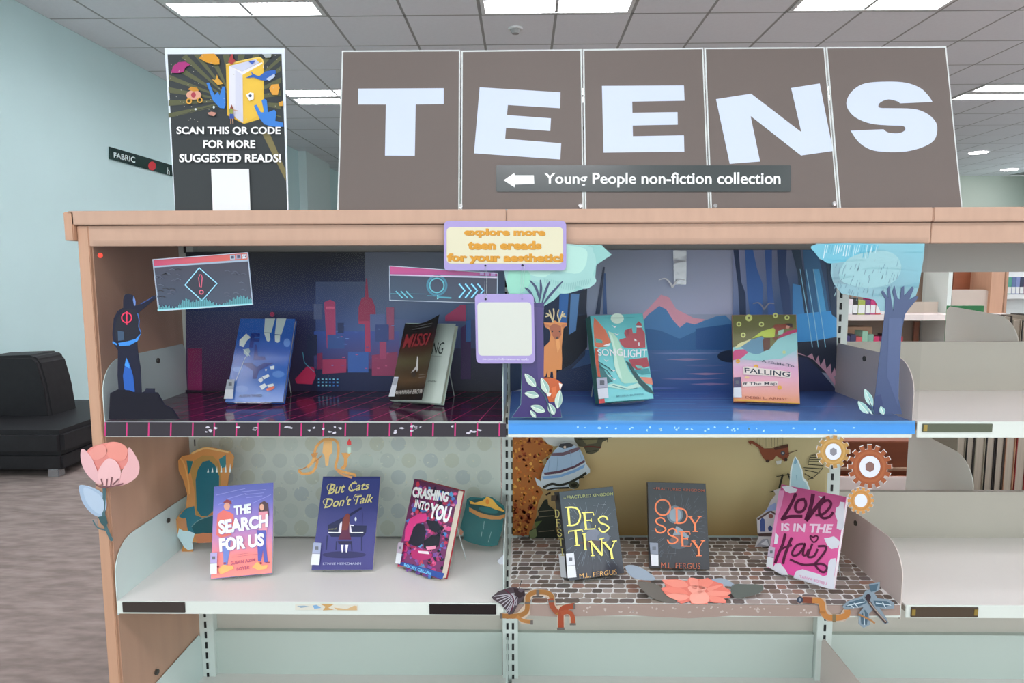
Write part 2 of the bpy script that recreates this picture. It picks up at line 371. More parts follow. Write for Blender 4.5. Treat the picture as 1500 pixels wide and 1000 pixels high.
for k, z in enumerate((Z1, Z2, Z3)):
    lip = .036 if z == Z2 else .03
    for b in range(3):
        x0, x1 = XB[b]+.004, XB[b+1]-.006
        sh = MB().box((x0, .0, z-.004), (x1, YB-.006, z)).build('shelf_board', mat('shelf_top', '#f4e4e1', .3, 1.15, noise=.03, scale=(3, 3, 3)), bc)
        MB().box((x0, -.003, z-lip), (x1, .0, z)).build('shelf_lip', CREAM, sh, bevel=.001)
        MB().box((x0+.004, 0, z-.02), (x1-.004, YB-.03, z-.005)).build('underside', CREAMB, sh)
        MB().box((x0+.018, YB-.008, z), (x1-.018, YB-.004, z+HB-.004)).box((x0+.018, YB-.012, z+HB-.005), (x1-.018, YB+.006, z+HB)).build('back_riser', mat('cool_cream_steel', '#bcc8c1', .38, 1.05) if (z == Z3 or b < 2) else CREAMB, sh)
        for X, d in ((x0, 1), (x1, -1)):
            if b == 1 and d == 1 or b == 2 and d == 1: continue
            q = MB().prism(bracket_pts(X, z, h=HB), V(.0018*d, 0, 0)).build('side_bracket', BR if X < 0 else PLATE, sh)
            if b == 0 and d == -1: pass
    # lip label holders are added with the shelf they sit on
for b, z, u0, u1, v0, v1, c, lb in ((0, Z1, 180, 272, 881, 896, '#3b3430', None), (0, Z1, 629, 727, 884, 899, '#1d1617', None), (2, Z1, 1334, 1431, 888, 903, '#4b3f33', None), (2, Z2, 1351, 1452, 620, 632, '#575d4c', None)):
    f_ = vert(-.003); pr_ = Print(f_, (0, 0, 1)).slab([(u0, v0), (u1, v0), (u1, v1), (u0, v1)], c, .0001)
    pr_.k = 3; a = on(u0, v0, f_); d = on(u1, v1, f_)
    o = MB().box((a.x, -.0065, d.z), (d.x, -.0032, a.z)).build('shelf_label_holder', mat('holder'+c, c, .3, 1.1), None, bevel=.0006)
    tag(o, {180: 'worn dark label holder at the left end of the lower shelf edge', 629: 'glossy black label holder near the middle of the lower shelf edge', 1334: 'brown label holder with a brass end on the lower right shelf edge', 1351: 'olive label holder on the upper right shelf edge'}[u0], 'label holder')
    o.parent = None
    for q in ([u0+3] if u0 > 1300 else [])+([u1-3] if u0 == 1334 else []):
        e = on(q, (v0+v1)/2, f_); MB().box((e.x-.004, -.0075, e.z-.007), (e.x+.004, -.0066, e.z+.007)).build('brass_end', mat('brass', '#b39a52', .3, metal=.6), o)
# holes in the brackets
for (u, v, X) in ((231, 528, XB[0]+.006), (246, 762, XB[0]+.006), (1267, 525, .8925), (1254, 766, .8925), (230, 984, XB[0]+.006)):
    fr = (V(X, 0, 0), V(0, 1, 0), V(0, 0, 1)); p = on(u, v, fr)
    if .01 < p.y < .38: MB().tube([p+V(-.003, 0, 0), p+V(.003, 0, 0)], .007, 8).build('bracket_screw', mat('screw', '#45423c', .5), bc)

# rear half of the double-sided bookcase, seen through the open bay
rear = []
for z in (Z1, Z2):
    sh = MB().box((.0, YB+.02, z-.02), (XR, .95, z)).build('rear_shelf', PLATE, bc)
    X = on(1385 if z == Z2 else 1341, 480, vert(.76)).x
    h = .20 if z == Z2 else .215
    MB().prism([V(X+.0*q.x, q.y, q.z) for q in [V(0, .43, z), V(0, .43, z+h-.10)]+[V(0, .43+.10-.10*math.cos(a), z+h-.10+.10*math.sin(a)) for a in [math.pi/2*k/8 for k in range(1, 9)]]+[V(0, .745, z+h+.012), V(0, .76, z+h), V(0, .76, z)]], V(.002, 0, 0)).build('book_support', mat('pale_plate', '#f7e3da', .4, 1.2), sh)
# books on the rear half, fore-edges towards us
def simple_book(x, y, z, th, h, d, cover, label, group, pages=True, spine=False, tagc=False, face=-1):
    t = thing('book', V(x+th/2, y+d/2, z), label, 'book', group)
    cm = mat('cover'+cover, cover, .4, 1.15)
    if spine:
        MB().box((x, y, z), (x+th, y+d, z+h)).build('cover', cm, t, bevel=.002)
        if tagc: MB().box((x+.002, y-.001, z+.01), (x+th-.002, y-.0002, z+.085)).build('call_label', WHITE, t)
    else:
        MB().box((x, y, z), (x+.003, y+d, z+h)).box((x+th-.003, y, z), (x+th, y+d, z+h)).box((x+.003, y+d-.003, z), (x+th-.003, y+d, z+h)).build('cover', cm, t)
        MB().box((x+.0032, y+.004, z+.004), (x+th-.0032, y+d-.004, z+h-.004)).build('page_block', mat('pages', '#c9bdae', .8, 1.1, noise=.12, scale=(400, 3, 3)), t)
    return t
cols = ['#8c8676', '#2b2622', '#9c9684', '#1f1c1c', '#3a302a', '#b8876a', '#8e1f1d', '#7c1a1a', '#c2a9a2', '#a3322c', '#1c1a1c', '#9aa39b']
nm = {'#8c8676': 'taupe', '#2b2622': 'black', '#9c9684': 'stone grey', '#1f1c1c': 'jet black', '#3a302a': 'dark brown', '#b8876a': 'tan', '#8e1f1d': 'deep red', '#7c1a1a': 'maroon', '#c2a9a2': 'pinkish', '#a3322c': 'brick red', '#1c1a1c': 'ink black', '#9aa39b': 'grey green'}
ords = ['first', 'second', 'third', 'fourth', 'fifth', 'sixth', 'seventh', 'eighth', 'ninth', 'tenth', 'eleventh', 'twelfth', 'thirteenth', 'fourteenth', 'fifteenth', 'sixteenth']
x = 1.50
for k, c in enumerate(cols):
    th = (.03, .026, .034, .03, .028, .034, .036, .028, .03, .024, .028, .034)[k]; h = .235+.012*math.sin(k*2.3)
    simple_book(x, .765, Z1+.001, th, h, .17, c, f'{nm[c]} cover book, {ords[k]} right of the lower beige book support', 'books on the rear lower shelf'); x += th+.003
x = 1.60
for k, c in enumerate(['#9a9184', '#3a302a', '#a59c8c', '#54504a', '#8f877a', '#2b2622', '#a59c8c', '#7d7468']):
    th = .03; simple_book(x, .78, Z2+.001, th, .168+.01*math.sin(k*1.7), .15, c, f'drab book on the rear upper shelf, {ords[k]} right of the beige support', 'books on the rear upper shelf'); x += th+.003
# green book lying at the top of the upper support
a = on(1383, 447, vert(.80)); b = on(1433, 455, vert(.80))
t = thing('book', V(a.x, .80, Z2), 'bright green book behind the upper beige support plate', 'book')
MB().box((a.x, .772, Z2+.001), (b.x, .788, a.z)).build('cover', mat('green_cover', '#2f8f52', .4, 1.2), t, bevel=.001)
# red-brown wooden cabinet behind the lower gap
def bg_box(name, lab, cat, Y, px, dep, m, parent=None):
    a = on(px[0], px[1], vert(Y)); b = on(px[2], px[3], vert(Y))
    return a, b
a = on(1225, 625, vert(1.25)); b = on(1345, 690, vert(1.25))
t = thing('wooden_cabinet', V((a.x+b.x)/2, 1.5, 0), 'low reddish brown wooden cabinet seen through the gap behind the gears', 'cabinet')
x1_ = b.x+.25
MB().box((a.x, 1.27, 0), (x1_, 1.7, b.z+.12)).build('body', CAB, t, bevel=.003)
MB().box((a.x-.01, 1.25, b.z-.0), (x1_+.01, 1.268, b.z+.012)).build('ledge', mat('ledge', '#b79a82', .5), t, bevel=.002)
MB().box((a.x-.01, 1.22, b.z-.06), (x1_+.01, 1.268, b.z-.02)).build('plinth', mat('orange_wood', '#b56b48', .4, 1.2), t, bevel=.002)

# distant bookcases with books
def fx(u, v, Y): return on(u, v, vert(Y))
Yd = 4.6
t = thing('distant_bookcase', V(fx(1300, 460, Yd).x, Yd+.3, 0), 'distant cream bookcase with brown backs seen through the open bay', 'bookcase')
xl, xr = fx(1205, 460, Yd).x, fx(1475, 460, Yd).x
zA = fx(1300, 459, Yd).z; zB = fx(1300, 408, Yd).z; zC = zA-.40
MB().box((xl, Yd+.42, 0), (xr, Yd+.45, zA+.5)).build('back_panel', mat('far_taupe', '#85705f', .6, 1.1), t)
for z, th in ((zA, .05), (zC, .05), (zC-.4, .05)):
    MB().box((xl, Yd, z-th), (xr, Yd+.4, z)).build('shelf', mat('far_white', '#e0d5d1', .5, 1.1), t)
tp = fx(1300, 352, Yd).z
for u0, u1, m, nme in ((1453, 1472, WOOD, 'end_post'), (1390, 1396, UPR, 'upright'), (1236, 1239, UPR, 'upright')):
    a = fx(u0, 430, Yd); b = fx(u1, 430, Yd); MB().box((a.x, Yd+.02, 0), (b.x, Yd+.40, zA+.42)).build(nme, m, t)
a = fx(1397, 408, Yd+.30); b = fx(1452, 440, Yd+.3); MB().box((a.x, Yd+.30, zA), (b.x, Yd+.31, zA+.42)).build('brown_panel', CAB, t)
for u0, v0, u1, v1 in ((1357, 398, 1379, 420), (1356, 471, 1376, 496), (1340, 471, 1345, 500)):
    a = fx(u0, v0, Yd+.38); b = fx(u1, v1, Yd+.38); MB().box((a.x, Yd+.38, b.z), (b.x, Yd+.4, a.z)).build('brown_opening', CAB, t)
a = fx(1395, 424, Yd+.05); b = fx(1452, 445, Yd+.05)
r = .08; P_ = [V(a.x, 0, zA), V(b.x, 0, zA), V(b.x, 0, a.z-r)]+[V(b.x-r+r*math.cos(q), 0, a.z-r+r*math.sin(q)) for q in [math.pi/2*k/6 for k in range(1, 7)]]+[V(a.x, 0, a.z)]
MB().prism([V(q.x, Yd+.05, q.z) for q in P_], V(0, .004, 0)).build('support_plate', mat('beige_far', '#c4b6aa', .5), t)
MB().box((xl, Yd+.08, zA), (fx(1382, 450, Yd).x, Yd+.1, zA+.10)).build('riser', mat('far_riser', '#aba093', .6, 1.1), t)
fc = [('#d8d0d4', 'white'), ('#222022', 'black'), ('#9aa84a', 'lime'), ('#5a2a6a', 'violet'), ('#b02a6a', 'magenta'), ('#c02a35', 'red'), ('#e0dcdc', 'pale'), ('#c9b8b8', 'blush')]
x = fx(1229, 450, Yd).x
for k, (c, n) in enumerate(fc):
    th = .044 if k != 2 else .06
    simple_book(x, Yd-.16, zA+.001-.0, th, .135+.012*math.sin(k*1.9), .14, c, f'tiny {n} book with white call label, {ords[k]} from left on distant white shelf', 'books on the distant white shelf', spine=True, tagc=True); x += th+.002
MB().box((xl, Yd-.17, zA-.05), (fx(1381, 450, Yd).x, Yd-.001, zA)).build('front_shelf', mat('far_white'), t)
x = fx(1229, 500, Yd).x
for k, (c, n) in enumerate([('#3a2f6a', 'indigo'), ('#2a2a50', 'navy'), ('#c9545a', 'coral'), ('#8fbfa5', 'mint'), ('#79a894', 'sage'), ('#c21f5c', 'crimson pink'), ('#7a1f4c', 'plum'), ('#2a2428', 'black'), ('#c23040', 'scarlet'), ('#b0283a', 'ruby')]):
    th = .05; h = .20+(.05 if k in (2, 5) else .08 if k == 3 else 0)+.01*math.sin(k*3); z0 = fx(1240, 502, Yd).z-.14
    simple_book(x, Yd-.1, zC, th, fx(1240, 490 if k != 3 else 483, Yd).z-zC+.012*math.sin(k*2), .14, c, f'tiny {n} book, {ords[k]} from the left on the distant lower shelf', 'books on the distant lower shelf', spine=True); x += th+.002
MB().box((xl, Yd-.17, zC-.04), (fx(1381, 450, Yd).x, Yd-.001, zC)).build('front_lower_shelf', mat('far_white'), t)
# book crates of wood between them
a = fx(1229, 470, Yd+.1); b = fx(1280, 482, Yd+.1)
o = MB().box((a.x, Yd+.16, zC+.001), (b.x+.02, Yd+.33, a.z-.06)).build('wooden_box', mat('tan_wood', '#c69a78', .5, 1.1), None, bevel=.004); tag(o, 'tan wooden box on the distant lower shelf, behind the coral and mint books', 'box')
Ye = 6.4
t = thing('bookcase_far_right', V(fx(1490, 430, Ye).x, Ye+.2, 0), 'far bookcase full of labelled books at the right edge', 'bookcase'); t.name = 'distant_bookcase'
LOC[t.name] = Vector(t.location)
xa, xb = fx(1474, 430, Ye).x, fx(1474, 430, Ye).x+1.4; ze = fx(1490, 431, Ye).z
MB().box((xa, Ye-.02, ze-.05), (xb, Ye+.3, ze)).build('shelf', WHITE, t); MB().box((xa, Ye+.3, 0), (xb, Ye+.33, ze+.3)).build('back_panel', WHITE, t)
MB().box((xa-.03, Ye-.02, 0), (xa-.002, Ye+.33, ze+.3)).build('side_panel', WOOD, t); MB().box((xa, Ye-.02, ze-.45), (xb, Ye+.3, ze-.40)).build('shelf', WHITE, t)
x = xa+.01
for k, (c, n) in enumerate([('#4f9a84', 'teal'), ('#5b6f9a', 'slate blue'), ('#7b89b8', 'periwinkle'), ('#2f3650', 'navy'), ('#8c4a7c', 'mauve'), ('#3b2f4a', 'dark violet')]):
    simple_book(x, Ye, ze+.001, .045, .20, .15, c, f'{n} book with a white call label on the far right bookcase', 'books on the far right bookcase', spine=True, tagc=True); x += .047

# ------------------------------------------------------------------ shelf liners (printed paper laid on the shelves)
def liner(name, label, z, x0, x1, lipcol, draw, lip=.036, g=1.3, y1=YB-.014, m=SATIN):
    t = thing(name, V((x0+x1)/2, .0, z), label, 'liner')
    fr = flat(z+.0004); P = Print(fr, (0, 0, 1), g); P.base = (x0, x1)
    draw(P, x0, x1, y1); P.build('printed_sheet', m, t)
    return t
def wq(P, x0, y0, x1, y1, c, same=False):
    # rectangle in world x/y (or x/z) on the print's own plane
    if not same: P.k += 1
    O, ex, ey = P.fr
    P.add([O+ex*a+ey*b+P.n*P.step*P.k for a, b in ((x0, y0), (x1, y0), (x1, y1), (x0, y1))], [(0, 1, 2, 3)], lin(c, P.g) if isinstance(c, str) else [lin(q, P.g) for q in c])
def wpoly(P, pts, c, same=False):
    if not same: P.k += 1
    O, ex, ey = P.fr
    P.add([O+ex*a+ey*b+P.n*P.step*P.k for a, b in pts], [tuple(range(len(pts)))], lin(c, P.g))
# neon grid on the top left shelf
t = thing('neon_grid_liner', V(-.45, 0, Z2), 'black glossy shelf liner printed with a pink neon grid', 'liner')
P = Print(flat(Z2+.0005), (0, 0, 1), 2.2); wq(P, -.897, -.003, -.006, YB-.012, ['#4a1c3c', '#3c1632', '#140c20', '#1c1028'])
fr0 = on(470, 600, P.fr)
for k in range(24):
    x = -.93+k*.062; P.k += 0
    sl = .35
    wpoly(P, [(q, y) for q, y in [(max(-.897, x), -.003), (max(-.897, x+.0022), -.003), (min(-.008, x+.0022+sl*.36), .36), (min(-.008, x+sl*.36), .36)]], '#b83c70', same=k > 0) if x < -.03 else None
for k in range(5): wq(P, -.897, .05+k*.075, -.006, .0518+k*.075, '#84244e', same=k > 0)
P.build('printed_sheet', SATIN, t)
P = Print(vert(-.0045), (100, 340, 3.333), 1.25); P.slab('178 924 2138 932 2138 1000 178 996', '#35333a', .001)
for x in (180, 285, 392, 500, 607, 712, 820, 925, 1030, 1137, 1245, 1352, 1460, 1568, 1674, 1780, 1888, 1996, 2104): P.line([(x+2, 928), (x, 996)], 7, '#c23a78', same=x > 180)
P.line('178 925 2138 932', 3, '#a9a6ae')
rr = random.Random(3)
for k in range(34):
    x = rr.choice([700, 830, 930, 1060, 1180, 1270, 1300, 1330, 1600, 1700, 1850, 1980])+rr.uniform(-30, 30); y = 945+rr.random()*35
    P.poly([(x+rr.uniform(2, 16)*math.cos(a), y+rr.uniform(2, 9)*math.sin(a)) for a in (0, 1.2, 2.5, 3.8, 5.2)], '#c9c6d2', same=k > 0)
P.build('front_strip', SATIN, t)
# blue liner
t = thing('blue_liner', V(.45, 0, Z2), 'bright blue glossy shelf liner with a taped blue front strip', 'liner')
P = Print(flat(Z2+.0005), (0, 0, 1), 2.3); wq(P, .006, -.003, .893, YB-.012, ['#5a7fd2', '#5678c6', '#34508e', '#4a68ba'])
for k in range(9): y = .05+k*.035; wq(P, .05+.07*(k*37 % 7), y, .2+.07*(k*37 % 7)+.2, y+.008, '#4a79bd', same=k > 0)
P.build('printed_sheet', SATIN, t)
P = Print(vert(-.0045), (740, 340, 3.333), 1.25); P.slab('15 918 2002 920 2000 985 15 985', '#4a93dc', .001); P.grad('15 918 2002 920 2002 940 15 938', ['#6fb0e8', '#6fb0e8', '#4a93dc', '#4a93dc'])
for k in range(40):
    x = rr.uniform(340, 1750); y = 950+rr.random()*20
    P.poly([(x+rr.uniform(2, 9)*math.cos(a), y+rr.uniform(2, 8)*math.sin(a)) for a in (0, 1.2, 2.5, 3.8, 5.2)], '#a3d4f4', same=k > 0)
P.build('front_strip', SATIN, t)
# cobbles
t = thing('cobblestone_liner', V(.45, 0, Z1), 'paper shelf liner printed with grey and brown cobblestones', 'liner')
P = Print(flat(Z1+.0005), (0, 0, 1), 1.75); wq(P, .006, -.003, .893, YB-.012, '#dcd8d2'); rr = random.Random(5)
y = -.002; first = True
while y < YB-.02:
    h = .0235+rr.uniform(-.001, .0015); x = .007-rr.random()*.02
    while x < .885:
        wd = .024+rr.random()*.014; a, b = max(x, .008), min(x+wd-.0035, .889); sl = .004
        if b-a > .008:
            c = rr.choice(['#6d625c', '#7f746d', '#8b817b', '#5f544d', '#93887f', '#75665c', '#8a6c60', '#69605e', '#9a8f8a', '#57504c']); j = lambda: rr.uniform(-.0016, .0016)
            a_, b_, y0, y1 = a+j(), b+j(), y+.0012+j()*.6, y+h-.0022+j()*.6; r = .0042
            q = [(a_+r, y0), ((a_+b_)/2, y0+j()*.5), (b_-r, y0), (b_-.001, y0+r*.4), (b_+sl*.3, y0+r), (b_+sl*.8, y1-r), (b_+sl*.6-.001, y1-r*.4), (b_-r+sl, y1), ((a_+b_)/2+sl, y1+j()*.5), (a_+r+sl, y1), (a_+sl*.7+.001, y1-r*.4), (a_+sl*.6, y1-r), (a_, y0+r), (a_+.001, y0+r*.4)]
            wpoly(P, q, c, same=not first); first = False
        x += wd
    y += h
P.build('printed_sheet', MATTE, t)
P = Print(vert(-.0045), (720, 620, 3.125), 1.15); P.poly('60 826 1880 832 1880 880 1100 884 640 890 60 880', '#a08c83')
P = Print(vert(-.0045), (720, 620, 3.125), 1.15); P.slab('75 826 1870 832 1870 878 1400 884 1100 880 900 892 640 878 300 884 75 876', '#a08c83', .001)
for k in range(46):
    x = rr.uniform(420, 1500); yy = 838+rr.random()*28
    P.poly([(x+rr.uniform(2, 8)*math.cos(a), yy+rr.uniform(2, 7)*math.sin(a)) for a in (0, 1.2, 2.5, 3.8, 5.2)], '#c4b7b0', same=k > 0)
P.build('front_strip', SATIN, t)
# paper scraps left on the lower left lip
P = Print(vert(-.0045), (400, 630, 3.703), 1.2); P.slab('120 944 460 946 460 976 120 974', '#d6d3c6', .0004)
for a, c in (('130 952 170 950 200 956 150 962', '#8fa6b8'), ('215 950 235 946 262 962 225 968', '#7fa8cc'), ('255 940 330 942 300 962 330 972 270 976 285 956', '#c39a62'), ('330 960 400 968 440 950 455 952 455 975 350 974', '#cfae80')): P.poly(a, c)
tag(P.build('paper_scrap', MATTE), 'torn scrap of printed paper stuck on the lower left shelf edge', 'paper')

# ------------------------------------------------------------------ backdrops
# city at night
Z = (260, 350, 4.0); t = thing('city_backdrop', on(500, 574, vert(.366)), 'glossy printed backdrop of a neon city at night', 'backdrop')
P = Print(vert(.366), Z, 2.5); P.slab('48 76 1918 76 1918 960 50 908', '#10193a', .001)
P.grad('48 76 1100 76 1100 420 48 420', ['#070b18', '#070b16', '#14285a', '#15234a']); P.grad('48 420 820 420 820 900 50 900', ['#222c4c', '#122048', '#140f2c', '#401238'])
P.grad('1100 76 1918 76 1918 500 1100 500', ['#4c5462', '#5a6672', '#2f4d74', '#3d4f72']); P.grad('810 250 1110 250 1110 560 810 560', ['#2e3e60', '#33425f', '#3a4f7e', '#22386c'])
P.grad('1100 470 1918 470 1918 700 1100 700', ['#4a5a80', '#34405f', '#242a52', '#384a80'])
P.grad('800 540 1300 540 1300 760 800 760', ['#1f3f86', '#3a4a86', '#5a2a52', '#33264e'])
P.grad('1300 640 1918 640 1918 960 1300 940', ['#2a2f56', '#23233f', '#14121e', '#1a1628'])
P.grad('60 640 145 640 145 900 62 900', ['#6a1240', '#5a1240', '#7c1450', '#74144a'])
for pts, c in (('860 370 895 355 925 370 928 640 876 640', '#8c3058'), ('870 395 920 395 920 408 870 408', '#b04a6c'), ('1060 480 1062 400 1080 345 1098 340 1105 230 1112 230 1120 340 1140 350 1160 400 1165 480', '#7c2444'),
    ('1062 480 1165 480 1160 496 1130 500 1132 660 1100 660 1098 500 1062 496', '#8e2c50'), ('850 705 990 700 990 780 850 790', '#8a2a4e'), ('1000 660 1120 660 1120 780 1000 780', '#2d4e8c'),
    ('1140 680 1290 660 1290 800 1140 800', '#7a2c4e'), ('690 820 735 770 760 745 800 750 812 800 790 850 700 845', '#a01c46'), ('820 670 850 665 852 760 820 762', '#6a1c44'), ('880 560 980 560 980 640 880 640', '#27447c'),
    ('1185 590 1225 590 1225 700 1185 700', '#8a3458'), ('1390 600 1500 590 1500 760 1390 760', '#7a2450'), ('1225 400 1270 400 1270 590 1230 590', '#7c3e5a'), ('800 380 850 380 850 470 800 470', '#3a4668'),
    ('760 560 820 560 820 680 760 690', '#101a3c'), ('940 490 975 490 975 550 940 550', '#16264e'), ('1570 450 1660 385 1690 385 1690 480 1570 480', '#8c2a52'), ('1660 520 1720 480 1720 820 1660 820', '#33194e'),
    ('1690 480 1720 470 1720 600 1690 600', '#26528a'), ('1780 520 1900 520 1900 700 1780 700', '#1f2a4e'), ('1130 440 1220 440 1220 520 1130 520', '#46557e'), ('1160 500 1240 500 1240 600 1160 600', '#2a3a6c')): P.poly(pts, c)
for i in range(6):
    for j in range(4): P.rect(825+i*22, 815+j*18, 836+i*22, 824+j*18, rr.choice(['#4a86c8', '#2f5c9c', '#6a9ccc'])) if j < 3 else None
for k in range(26):
    x = rr.uniform(880, 1260); y = rr.uniform(500, 760); P.rect(x, y, x+rr.uniform(6, 22), y+rr.uniform(2, 5), rr.choice(['#3f5c9c', '#a8456c', '#5676b0', '#2c3c78']))
P.line('740 660 750 720 775 745 808 775', 3, '#3f88a8')
P.ell(562, 440, 14, 14, '#86224a'); P.grad('50 880 1918 930 1918 962 50 908', ['#180e20', '#0d0b12', '#0a0a0e', '#2a1028'])
P.build('printed_sheet', SHEEN, t)
# forest
Z = (740, 340, 3.333); t = thing('forest_lake_backdrop', on(1000, 574, vert(.366)), 'printed backdrop of a blue forest, lake and pink mountain', 'backdrop')
P = Print(vert(.366), Z, 2.1); P.slab('15 86 1615 86 1615 790 25 800', '#7f8497', .001)
P.grad('300 86 1150 86 1150 400 300 400', ['#6f7a88', '#858c9e', '#9291a6', '#7d8698']); 
P.poly('650 420 705 365 760 305 800 318 835 375 920 418 975 425 940 450 860 480 700 480', '#cf7f8c'); P.poly('640 470 700 400 752 360 785 375 820 430 852 465 885 440 925 450 1030 410 1075 405 1110 440 1110 580 640 580', '#3a6a94')
P.poly('640 480 700 470 760 480 850 520 960 470 1110 455 1110 580 640 580', '#235480'); P.poly('930 470 1120 445 1120 575 930 570', '#1a4878')
P.grad('300 575 1160 575 1160 800 300 800', ['#32547e', '#3c5c86', '#2c4a86', '#25416e'])
for y, x0, x1, c in ((590, 700, 1080, '#5f7096'), (620, 780, 1000, '#7c6d8c'), (650, 860, 1090, '#4c5c86'), (690, 880, 1080, '#85708e'), (715, 760, 1060, '#66648c'), (740, 900, 1100, '#7a6c92'), (675, 540, 780, '#3c568c'), (760, 600, 860, '#4a5f98')):
    P.poly([(x0, y), ((x0+x1)/2, y-5), (x1, y-1), ((x0+x1)/2, y+7)], c)
P.ell(1100, 605, 65, 30, '#0f1f38'); P.poly('25 380 300 250 390 280 400 420 390 600 290 700 25 780', '#22324e')
P.poly('290 420 400 400 400 560 330 640 240 690 270 500', '#0c1426'); P.poly('240 690 420 640 470 700 700 690 700 800 230 800', '#1d3054')
for pts, c in (('440 400 478 170 486 170 462 400', '#222f48'), ('476 400 482 200 490 200 497 400', '#34507c'), ('365 290 400 275 395 400 360 400', '#1a2438'), ('320 300 362 300 345 480 310 500', '#5d8ac0'), ('265 300 310 300 300 460 260 470', '#3a72b4')): P.poly(pts, c)
P.grad('1110 86 1615 86 1615 560 1110 560', ['#7c829c', '#13304e', '#153a5e', '#33507c'])
for pts, c in (('1112 86 1138 86 1150 240 1172 300 1176 470 1146 470 1135 260', '#142848'), ('1168 86 1208 86 1228 180 1258 260 1250 470 1205 470 1180 300', '#2b5590'), ('1265 86 1300 86 1300 250 1325 470 1285 470 1275 260', '#2a4c86'),
    ('1325 86 1372 86 1368 190 1385 260 1400 470 1368 480 1335 260', '#16305a'), ('1395 86 1440 86 1450 170 1480 260 1470 420 1440 420 1425 200', '#0f2c44'), ('1450 86 1520 86 1560 260 1600 540 1520 560 1470 300', '#1c5278'),
    ('1500 180 1530 180 1570 420 1600 560 1550 560 1520 330', '#3884b0'), ('1400 250 1440 260 1470 480 1440 560 1400 560', '#2e6ea0'), ('1420 400 1615 380 1615 540 1400 560', '#2a7ab0'), ('1560 86 1615 86 1615 420 1590 400', '#0e2a44'),
    ('1378 560 1420 535 1500 530 1560 520 1615 510 1615 700 1378 640', '#0a142a'), ('1150 470 1380 500 1390 700 1160 700', '#20345e')): P.poly(pts, c)
P.poly('1378 580 1440 590 1500 620 1560 680 1615 760 1615 740 1600 700 1615 700 1605 660 1590 690 1585 640 1565 665 1555 615 1535 650 1525 600 1510 630 1495 590 1470 605', '#a87c8c')
P.poly('1378 600 1470 612 1540 680 1615 770 1615 792 1378 792', '#141f44')
for x in (1476, 1505, 1540): P.line([(x-40, 180), (x, 420), (x+20, 560)], 4, '#6fa2c8')
P.build('printed_sheet', SHEEN, t)
for (u, v), s, c, lb in (((985, 414), 1, '#e6eef4', 'small white flying seagull cutout hung by clear tape'), ((1119, 448), .8, '#8d8f9a', 'small grey flying gull cutout above the yellow green book')):
    P = Print(vert(.352), (u, v, 1/s), 1.3); P.line('-20 -4 -10 -6 -2 2 0 6 4 1 10 -5 19 -4', 3, c, smooth=True, taper=True); P.k = 4
    tag(P.build('gull_cutout', MATTE), lb, 'cutout')
TAPE = clear('clear_tape', '#f4fbff', .3, .3, bump=.3, scale=(20, 10, 20))
def tape(fr, z, pts, label, parent=None):
    m = MB(); n = fr[1].cross(fr[2]); m.prism([on(*q, fr) for q in nums(z, pts)], n*.0003); o = m.build('tape' if parent is not None else 'clear_tape', TAPE, parent)
    if parent is None: tag(o, label, 'tape')
    return o
tape(vert(.357), (740, 340, 3.333), '820 88 886 88 884 255 824 255', 'strip of clear tape holding the white gull cutout')

# wallpaper
Z = (150, 600, 3.333); t = thing('wallpaper_backdrop', on(520, 785, vert(.366)), 'pale green dotted wallpaper backdrop behind the lower left shelf', 'backdrop')
P = Print(vert(.366), Z, 1.4); P.slab('452 110 1945 110 1945 618 470 618', '#bfc8bf', .001); P.k = 3
rr = random.Random(11)
for r_ in range(6):
    for c_ in range(15):
        x = 500+c_*105+(52 if r_ % 2 else 0); y = 165+r_*82
        if x < 1900 and y < 580: P.ell(x, y, 36, 36, rr.choice(['#b3bdb6', '#b8c3ba', '#adb9b6', '#b6beb0']), same=(r_+c_) > 0)
for k in range(260): x, y = rr.uniform(480, 1930), rr.uniform(130, 600); a = rr.random()*3; P.poly([(x, y), (x+9*math.cos(a), y+9*math.sin(a)), (x+15*math.cos(a+.4), y+15*math.sin(a+.4)), (x+6*math.cos(a+1), y+6*math.sin(a+1))], rr.choice(['#c8cfc3', '#b4bfb6', '#c4c9b8']), same=k > 0)
P.build('printed_sheet', MATTE, t)
# parchment
Z = (740, 620, 5.555); t = thing('parchment_backdrop', on(980, 785, vert(.366)), 'old parchment backdrop printed with an autumn tree, bridge and flying ships', 'backdrop')
P = Print(vert(.366), Z, 1.35); P.slab('60 60 2640 60 2600 912 60 912', '#b5a77e', .001)
P.grad('60 60 2640 60 2640 400 60 400', ['#bcae84', '#b9b087', '#b3a67c', '#a98e60']); P.grad('60 400 2600 400 2600 912 60 912', ['#a98e60', '#b3a67c', '#8c7448', '#7e6236'])
rr = random.Random(4)
P.poly('62 80 280 80 300 120 330 160 390 190 380 240 300 300 330 380 250 480 310 560 270 640 250 760 200 910 62 910', '#a0602c', smooth=False)
for k in range(230):
    y = rr.uniform(85, 905); x = rr.uniform(64, 90+290*(1-abs(y-250)/900)); r = rr.uniform(8, 22)
    P.poly([(max(62, x+r*math.cos(a)*rr.uniform(.5, 1)), y+r*math.sin(a)*rr.uniform(.5, 1)) for a in (0, 1, 2, 3, 4, 5)], rr.choice(['#8a3c1c', '#7a3218', '#b8742e', '#c98a3c', '#9c4a20', '#6a2c16'] if y < 300 or y > 650 else ['#c07a30', '#d09a48', '#b4642a', '#a65a26']), same=k > 0)
P.poly('290 60 560 60 580 140 600 200 450 180 400 185 340 160 300 110', '#c3c8c6')
# dark towers
P.poly('190 930 200 870 260 840 240 790 275 740 265 710 320 620 345 615 350 660 400 700 420 760 410 860 440 930', '#23281f'); P.poly('195 880 250 850 260 910 230 940 200 930', '#6f7a52'); P.poly('240 800 300 790 250 850', '#5a6a3a')
for y in (715, 760, 880): P.line([(270, y), (400, y-12)], 5, '#7a705c')
